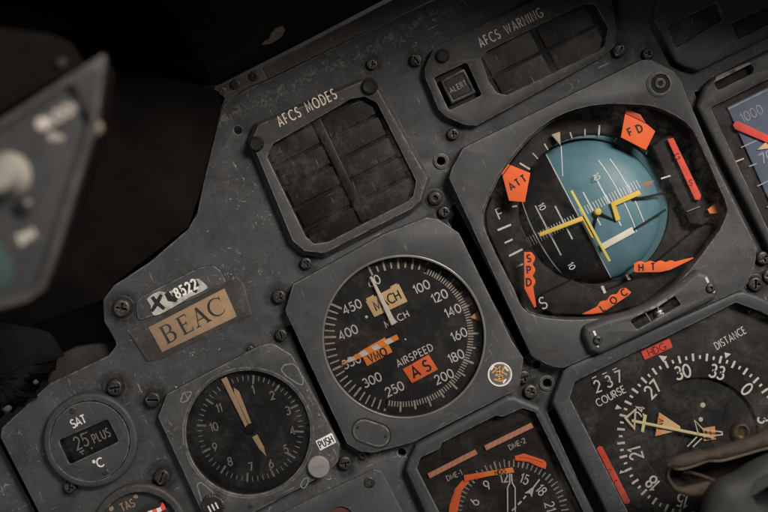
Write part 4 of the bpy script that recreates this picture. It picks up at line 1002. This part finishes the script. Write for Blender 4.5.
mb = MB(1.6); mb.prism([(655.2, 436.2), (659.2, 412.6), (664.8, 416.4), (661.4, 435)], 1.3, 1.7, 0.2, 0.2); mb.build('flag_edge', mat('flag_tan_orange', (0.72, 0.30, 0.11), 0.5), f)
mb = MB(1.8); mb.text('NAV', (660.6, 424.4), 4.6, math.radians(82), 0.8, 1.85, 0.85, 0.2); mb.build('lettering', INK, f)
mb = MB(1); mb.prism([(703, 428.6), (715.4, 426.6), (716.6, 439.6), (704, 441.6)], -1, 0.0, 0.3, 0.3); f = mb.build('to_from_flag', mat('flag_tan_orange', (0.7, 0.3, 0.1)), t)
mb = MB(1); mb.ribbon([(706, 430), (707.2, 440.4)], 1.2, 0.1); mb.ribbon([(710.4, 429.4), (711.4, 439.6)], 1.0, 0.1); mb.flat = True; mb.build('flag_lines', INKRED, f)
mb = MB(5); pts = [(694.6, 420), (703, 428.4), (722, 432), (721.8, 435), (703.4, 436.6), (694, 446.6), (687, 446)]
mb.ribbon([(697, 437), (687.4, 446.8)], 1.4, 4.8); mb.ribbon([(702, 438.4), (693, 447)], 1.4, 4.8); mb.ribbon([(698.6, 434.4), (694.6, 420.4), (703.4, 429.6), (722, 432), (722.4, 434.8), (703.6, 437)], 1.3, 4.8)
mb.flat = True; mb.build('aircraft_symbol', CREAM, t)
mb = MB(0)
for x, y, r in ((704, 406, 2.6), (702, 420.4, 2.3)): mb.lathe(x, y, [(r, -3.9), (r*0.9, -3.7)], 18)
mb.build('deviation_dots', CREAM, t)
mb = MB(0); mb.ribbon([(729, 404.6), (724.4, 424)], 3, -3.4); mb.flat = True; mb.build('deviation_bar', DARK, t)
mb = MB(3); mb.lathe(742, 432, [(9.5, -3), (9.2, 1), (7.8, 3.0), (6.4, 3.2), (5.8, 1), (5.6, -2.5)], 26); mb.build('brass_ring', BRASS, t)
mb = MB(9); mb.sheet(offs(wn, -0.3), 9.2).flat = True; mb.build('glass', GLASSM, t)

# ------------------------------------------------------------ registration patch and name label
t = thing('registration_plate', 'smeared white patch with black and white hand lettered X 8522 above the tan label', 'registration plate', (182, 292))
pp = rnd([(138, 322), (135.4, 303), (141, 297), (199, 267.6), (213, 265), (221, 271), (227, 284)], 5)
mb = MB(1); mb.prism(pp, 0.02, 1.3, 0.8, 0.7); mb.build('plate', PANEL, t)
mb = MB(1.4); mb.ribbon(pp, 0.9, 0.35, True); mb.flat = True; mb.build('outline_groove', DARK, t)
blob = [(147, 299), (153, 294.6), (160, 291.6), (167, 292.4), (174, 289), (181, 285), (186, 284.4), (193, 280), (199, 279), (204, 282.6), (208, 287.6), (200, 292), (190, 297), (178, 303.6), (170, 309), (160, 314), (154, 315.4), (150.4, 311), (151, 305)]
blob = [(x+random.uniform(-.8, .8), y+random.uniform(-.8, .8)) for x, y in blob]
mb = MB(1.5); mb.sheet(rnd(blob, 2, 3), 1.4).flat = True; mb.build('white_patch', PATCH, t)
mb = MB(1.6); mb.ribbon([(174, 297), (182, 290.6), (190, 287), (198, 282.6)], [8, 10, 9, 6], 1.42); mb.ribbon([(152, 297), (157, 303), (164.4, 309)], [3.6, 4.2, 3.4], 1.5); mb.ribbon([(161.4, 294.6), (157, 303), (151.6, 311.4)], [3.2, 4.4, 3.2], 1.54)
mb.ribbon([(166.4, 292.6), (170, 298.4), (177, 300.4)], [5, 6.4, 4], 1.5); mb.ribbon([(175, 290), (178, 296)], [4, 3], 1.53); mb.ribbon([(190, 284), (192.6, 289), (197, 292)], [3, 5, 3], 1.5)
mb.flat = True; mb.build('black_lettering', INK, t)
mb = MB(1.8); mb.text('8522', (185.6, 288.6), 9.6, math.radians(28), 2.0, 1.62, 0.72, 0.26); mb.build('white_lettering', WHITEP, t)
t = thing('name_label', 'tan paper label with the serif letters BEAC held under clear tape', 'label', (192, 320), z=0)
mb = MB(1.6); mb.prism([(148.4, 327.4), (224.4, 288.4), (236.8, 316.6), (162.2, 352.4)], 0.1, 1.5, 0.15, 0.15); mb.build('paper', PAPER, t)
def serif(mb, ch, c, h, ang, z):
    u = (math.cos(ang), -math.sin(ang)); v = (-math.sin(ang), -math.cos(ang)); n_ = 0
    def Q(p): return (c[0]+(u[0]*p[0]+v[0]*p[1])*h, c[1]+(u[1]*p[0]+v[1]*p[1])*h)
    T, t_ = 0.15, 0.062
    st = {'B': [([(.12, 0), (.12, 1)], T), ([(0, .98), (.34, .98)], t_), ([(0, .02), (.36, .02)], t_), ([(.12, .52), (.36, .52)], t_),
                (arc(.34, .755, .22, .23, 90, -90, 10), [.05, .07, .09, .115, .13, .13, .13, .115, .09, .07, .05]), (arc(.36, .27, .26, .25, 90, -90, 10), [.05, .07, .09, .12, .14, .14, .14, .12, .09, .07, .05])],
          'E': [([(.12, 0), (.12, 1)], T), ([(0, .98), (.56, .98)], t_), ([(0, .02), (.6, .02)], t_), ([(.12, .52), (.42, .52)], t_), ([(.55, 1), (.57, .8)], [.06, .02]), ([(.58, 0), (.63, .22)], [.06, .02]), ([(.42, .64), (.42, .40)], .035)],
          'A': [([(.06, .02), (.40, .98)], .055), ([(.38, 1), (.72, .02)], T+.01), ([(.17, .34), (.60, .34)], t_), ([(-.05, .02), (.2, .02)], t_), ([(.56, .02), (.86, .02)], t_)],
          'C': [(arc(.46, .5, .44, .48, 40, 322, 16), [.045, .05, .055, .07, .09, .115, .135, .14, .14, .135, .115, .09, .07, .06, .05, .045, .04]), ([(.80, .96), (.80, .70)], [.06, .03])]}[ch]
    for k, (pts, wd) in enumerate(st):
        wd = [x*h for x in wd] if isinstance(wd, list) else wd*h
        mb.ribbon([Q(p) for p in pts], wd, z+0.05*k)
mb = MB(1.7); ab = math.radians(28.5)
for ch, x in (('B', -33.5), ('E', -14.6), ('A', 1.0), ('C', 19.0)):
    o_ = (192.6+math.cos(ab)*x+9*math.sin(ab), 320.4-math.sin(ab)*x+9*math.cos(ab)); serif(mb, ch, o_, 18.5, ab, 1.6)
mb.flat = True; mb.build('lettering', INK, t)
mb = MB(2); e = [(128.6, 331.4), (146, 323.6), (226.4, 280.6), (237, 276), (244, 284), (252, 314.4), (237.6, 320), (164, 357.6), (147.6, 361.4)]
mb.sheet(e, 2.05).flat = True; mb.build('clear_tape', TAPE, t)

# ------------------------------------------------------------ out of focus side console, nearer the camera
ZK = 350
t = thing('side_console', 'blurred grey side console face with a pale knob and white lettering at the left edge', 'console', (20, 180), z=0)
face0 = [(-120, 170), (-20, 134), (70, 76), (98, 58), (104.5, 54), (106, 60), (98, 122), (56, 258), (44, 290), (30, 300), (-120, 345)]
face = rnd(face0, 5); face_in = rnd(offs(face0, 7), 2)
mb = MB(ZK); mb.frame(face, [face_in], ZK-5, ZK+6, 2.5, 2.5, 2, seg=3)
mb.build('rim', CONS, t)
mb = MB(ZK); mb.prism(rnd(offs(face0, 6.6), 2), ZK-6, ZK-0.5, 0.5, 0.5); mb.build('face', mat('console_face', (0.034, 0.034, 0.035), 0.5, var=0.3, dust=0.3), t)
mb = MB(ZK)
lo_ = mb.ring([(-200+(x+200)*0.93-12, y) for x, y in face], ZK-170); hi_ = mb.ring(offs(face, 1.5), ZK-5); mb.bridge(hi_, lo_); mb.cap([lo_]); mb.build('case', HOODB, t)
mb = MB(ZK); mb.lathe(42, 124, [(7, ZK-1), (7, ZK+0.5), (5, ZK+1)], 20); mb.text('LOOM', (64, 112), 11, math.radians(30), 3.0, ZK+0.3, 0.62, 0.3); mb.text('ON', (56, 137), 6, math.radians(-10), 2.4, ZK+0.3, 1.0, 0.5); mb.build('lettering', LETDIM, t)
mb = MB(ZK); mb.text('DIM', (27, 236), 9, math.radians(28), 3.0, ZK+0.3, 0.8, 0.3); mb.build('lettering', LETDIM, t)
mb = MB(ZK+20); mb.lathe(0, 176, [(24, ZK-1), (23, ZK+3), (18, ZK+8), (17, ZK+24), (14, ZK+28), (6, ZK+29)], 32); mb.build('knob', mat('knob_ivory', (0.25, 0.23, 0.20), 0.5, var=0.25, dust=0.4), t)
mb = MB(ZK); mb.lathe(24, 206, [(9, ZK-1), (9, ZK+3), (5, ZK+5)], 20); mb.build('knob', SCREW, t)
mb = MB(ZK-8); mb.lathe(95, 128, [(7, ZK-14), (8.5, ZK-9), (8, ZK-4), (4, ZK-2)], 18); mb.build('edge_stud', mat('stud_tan', (0.20, 0.15, 0.11), 0.5, var=0.3), t)
mb = MB(ZK); mb.prism([(-40, 236), (-8, 230), (12, 262), (14, 284), (-40, 300)], ZK-1, ZK+1.2, 0.5, 0.5); mb.build('green_panel', mat('panel_green', (0.035, 0.060, 0.055), 0.5), t)
mb = MB(ZK-40); mb.prism([(-260, 60), (-40, 20), (40, 30), (66, 70), (-30, 128), (-260, 190)], ZK-150, ZK-60, 6, 6); mb.build('cowl', HOODB, t)
mb = MB(ZK-50); mb.lathe(58, 62, [(6, ZK-64), (5.5, ZK-58), (3, ZK-56)], 16); mb.build('stud', SCREW, t)

# ------------------------------------------------------------ torn black cloth at the lower left
t = thing('torn_cloth', 'torn black cloth with a ragged edge lying over the lower left edge of the panel', 'cloth', (30, 370))
rag = [(-90, 318), (-20, 322), (30, 328), (48, 334), (54, 345), (62, 357), (55, 362), (52, 372), (47, 371), (44, 382), (40, 380), (37, 393), (33, 391), (36, 400), (28, 399), (22, 409), (17, 405), (10, 414), (6, 410), (0, 421), (-10, 424), (-90, 450)]
rag = [(x+random.uniform(-1.2, 1.2), y+random.uniform(-1.2, 1.2)) for x, y in rag]
cx_, cy_ = -10, 372
mb = MB(14); rows = []
for q, zz in ((1.0, 3), (0.97, 11), (0.9, 17), (0.72, 26), (0.5, 20), (0.25, 30)):
    rows.append(mb.ring3([(cx_+(x-cx_)*q+random.uniform(-1, 1), cy_+(y-cy_)*q+random.uniform(-1, 1), zz+random.uniform(-1.2, 1.2)*(q < 0.99)) for x, y in rag]))
for a_, b_ in zip(rows, rows[1:]): mb.bridge(a_, b_)
mb.cap([rows[-1]]); o = mb.build('cloth_sheet', CLOTH, t); o.data.set_sharp_from_angle(angle=PI)
mb = MB(24); mb.lathe(5, 409, [(5, 16), (4.4, 20), (2, 22)], 14); mb.lathe(34, 383, [(3, 14), (2.6, 20), (1, 22)], 12); mb.build('worn_tuft', mat('tuft_beige', (0.06, 0.048, 0.04), 0.8, var=0.4), t)
t = thing('bracket_plate', 'small dull brown plate in the gap between the torn cloth and the panel edge', 'plate', (80, 360))
mb = MB(-20); mb.prism(rnd([(46, 382), (58, 356), (74, 348), (98, 344), (120, 340), (130, 360), (60, 400)], 4), -30, -20, 2, 2); mb.build('plate', mat('plate_brown', (0.022, 0.019, 0.0165), 0.65, var=0.4, dust=0.3, spec=0.1), t)

# ------------------------------------------------------------ control grip in the lower right corner
ZG = 110
t = thing('control_grip', 'grey-green moulded control grip with a dark opening in the bottom right corner', 'control grip', (745, 500))
gp = spline([(704, 545), (704.6, 518), (710, 496), (720, 484), (737, 476), (768, 459), (840, 432), (890, 500), (830, 580), (730, 600)], 7, True)
hole = spline([(752, 496), (757, 482), (770, 474), (792, 474), (802, 492), (790, 510), (766, 512)], 5, True)
mb = MB(ZG+14); mb.frame(gp, [hole], ZG+1, ZG+20, 22, 18, 4, hz=ZG-14, seg=8)
lo_ = mb.ring([(840+(x-840)*0.6+60, 580+(y-580)*0.6+60) for x, y in gp], ZG-260); mb.bridge(list(range(len(gp))), lo_); mb.cap([lo_]); mb.build('grip_body', GRIP, t)
mb = MB(ZG-10); mb.sheet(offs(hole, -3), ZG-13).flat = True; mb.build('opening', DARK, t)
t = thing('leather_cover', 'worn brown leather cover rolled open above the grey-green grip in the bottom right corner', 'leather cover', (720, 460))
def strap(name, top, bot, zmid, thick, m, n=9, wob=0.6):
    """a padded leather band between two edge curves"""
    mb = MB(zmid); T_ = spline(top, 6); B_ = spline(bot, 6); rings = []
    for i, (a, b) in enumerate(zip(T_, B_)):
        e = min(1.0, 0.35+i/10.0); w_ = []
        for k in range(n+1):
            f = k/n; w_.append((a[0]+(b[0]-a[0])*f, a[1]+(b[1]-a[1])*f, zmid+thick*e*math.sin(PI*f)**0.6+random.uniform(-wob, wob)*math.sin(PI*f)))
        for k in range(n-1, 0, -1):
            f = k/n; w_.append((a[0]+(b[0]-a[0])*f, a[1]+(b[1]-a[1])*f, zmid-thick*0.5*e*math.sin(PI*f)**0.6))
        rings.append(mb.ring3(w_))
    for a, b in zip(rings, rings[1:]): mb.bridge(a, b)
    mb.cap([rings[0]]); mb.cap([rings[-1]])
    o = mb.build(name, m, t); return o
strap('upper_band', [(668, 463), (676, 456.5), (690, 452.6), (714, 448.6), (742, 440), (768, 431.6), (806, 424), (860, 414)],
      [(670, 467), (678, 468.6), (692, 466), (708, 460.4), (722, 460), (746, 453.6), (768, 447.6), (806, 442), (860, 436)], ZG+8, 5.5, LEATHER)
strap('lower_flap', [(667.4, 466), (670, 478), (678, 486.4), (692, 485), (706, 482), (718, 483), (740, 486)],
      [(666.4, 468), (668, 482), (674, 491), (688, 496.6), (704, 496.4), (718, 494), (740, 496)], ZG-4, 4.0, LEATHER)
mb = MB(ZG)
a_ = [(668, 466, ZG+4), (678, 466, ZG+3), (700, 463, ZG), (730, 456, ZG), (780, 444, ZG+2), (860, 436, ZG+2)]
b_ = [(669, 486, ZG-8), (682, 491, ZG-16), (704, 492, ZG-24), (730, 488, ZG-26), (780, 484, ZG-26), (860, 480, ZG-26)]
sheet3(mb, dens(a_, 4), dens(b_, 4), 6, -8); mb.build('lining', mat('lining_dark', (0.014, 0.011, 0.0095), 0.7, var=0.3, spec=0.2), t)
mb = MB(ZG+8); mb.tube(spline([(668, 464.6, ZG+9), (678, 468.8, ZG+9), (692, 466.2, ZG+9), (708, 460.6, ZG+9), (722, 460.2, ZG+9), (746, 453.8, ZG+9), (768, 447.8, ZG+9), (806, 442.2, ZG+9)], 5), 0.7, 6)
mb.build('edge_seam', mat('seam_tan', (0.17, 0.135, 0.105), 0.6, var=0.3), t)
mb = MB(ZG-4); mb.tube(spline([(667.6, 464, ZG+6), (666.8, 472, ZG+1), (668.4, 480, ZG-3), (673, 487, ZG-5)], 5), 0.8, 6); mb.build('edge_seam', mat('seam_tan', (0.2, 0.15, 0.1)), t)
mb = MB(ZG-4); mb.tube(spline([(688, 472, ZG-6), (702, 476, ZG-5), (716, 481, ZG-2)], 5), [1.2]*11, 8); mb.build('inner_fold', LEATHER, t)
mb = MB(ZG-4); mb.lathe(687, 472, [(3, ZG-12), (2.6, ZG-5), (1, ZG-4)], 14); mb.build('snap', SCREW, t)
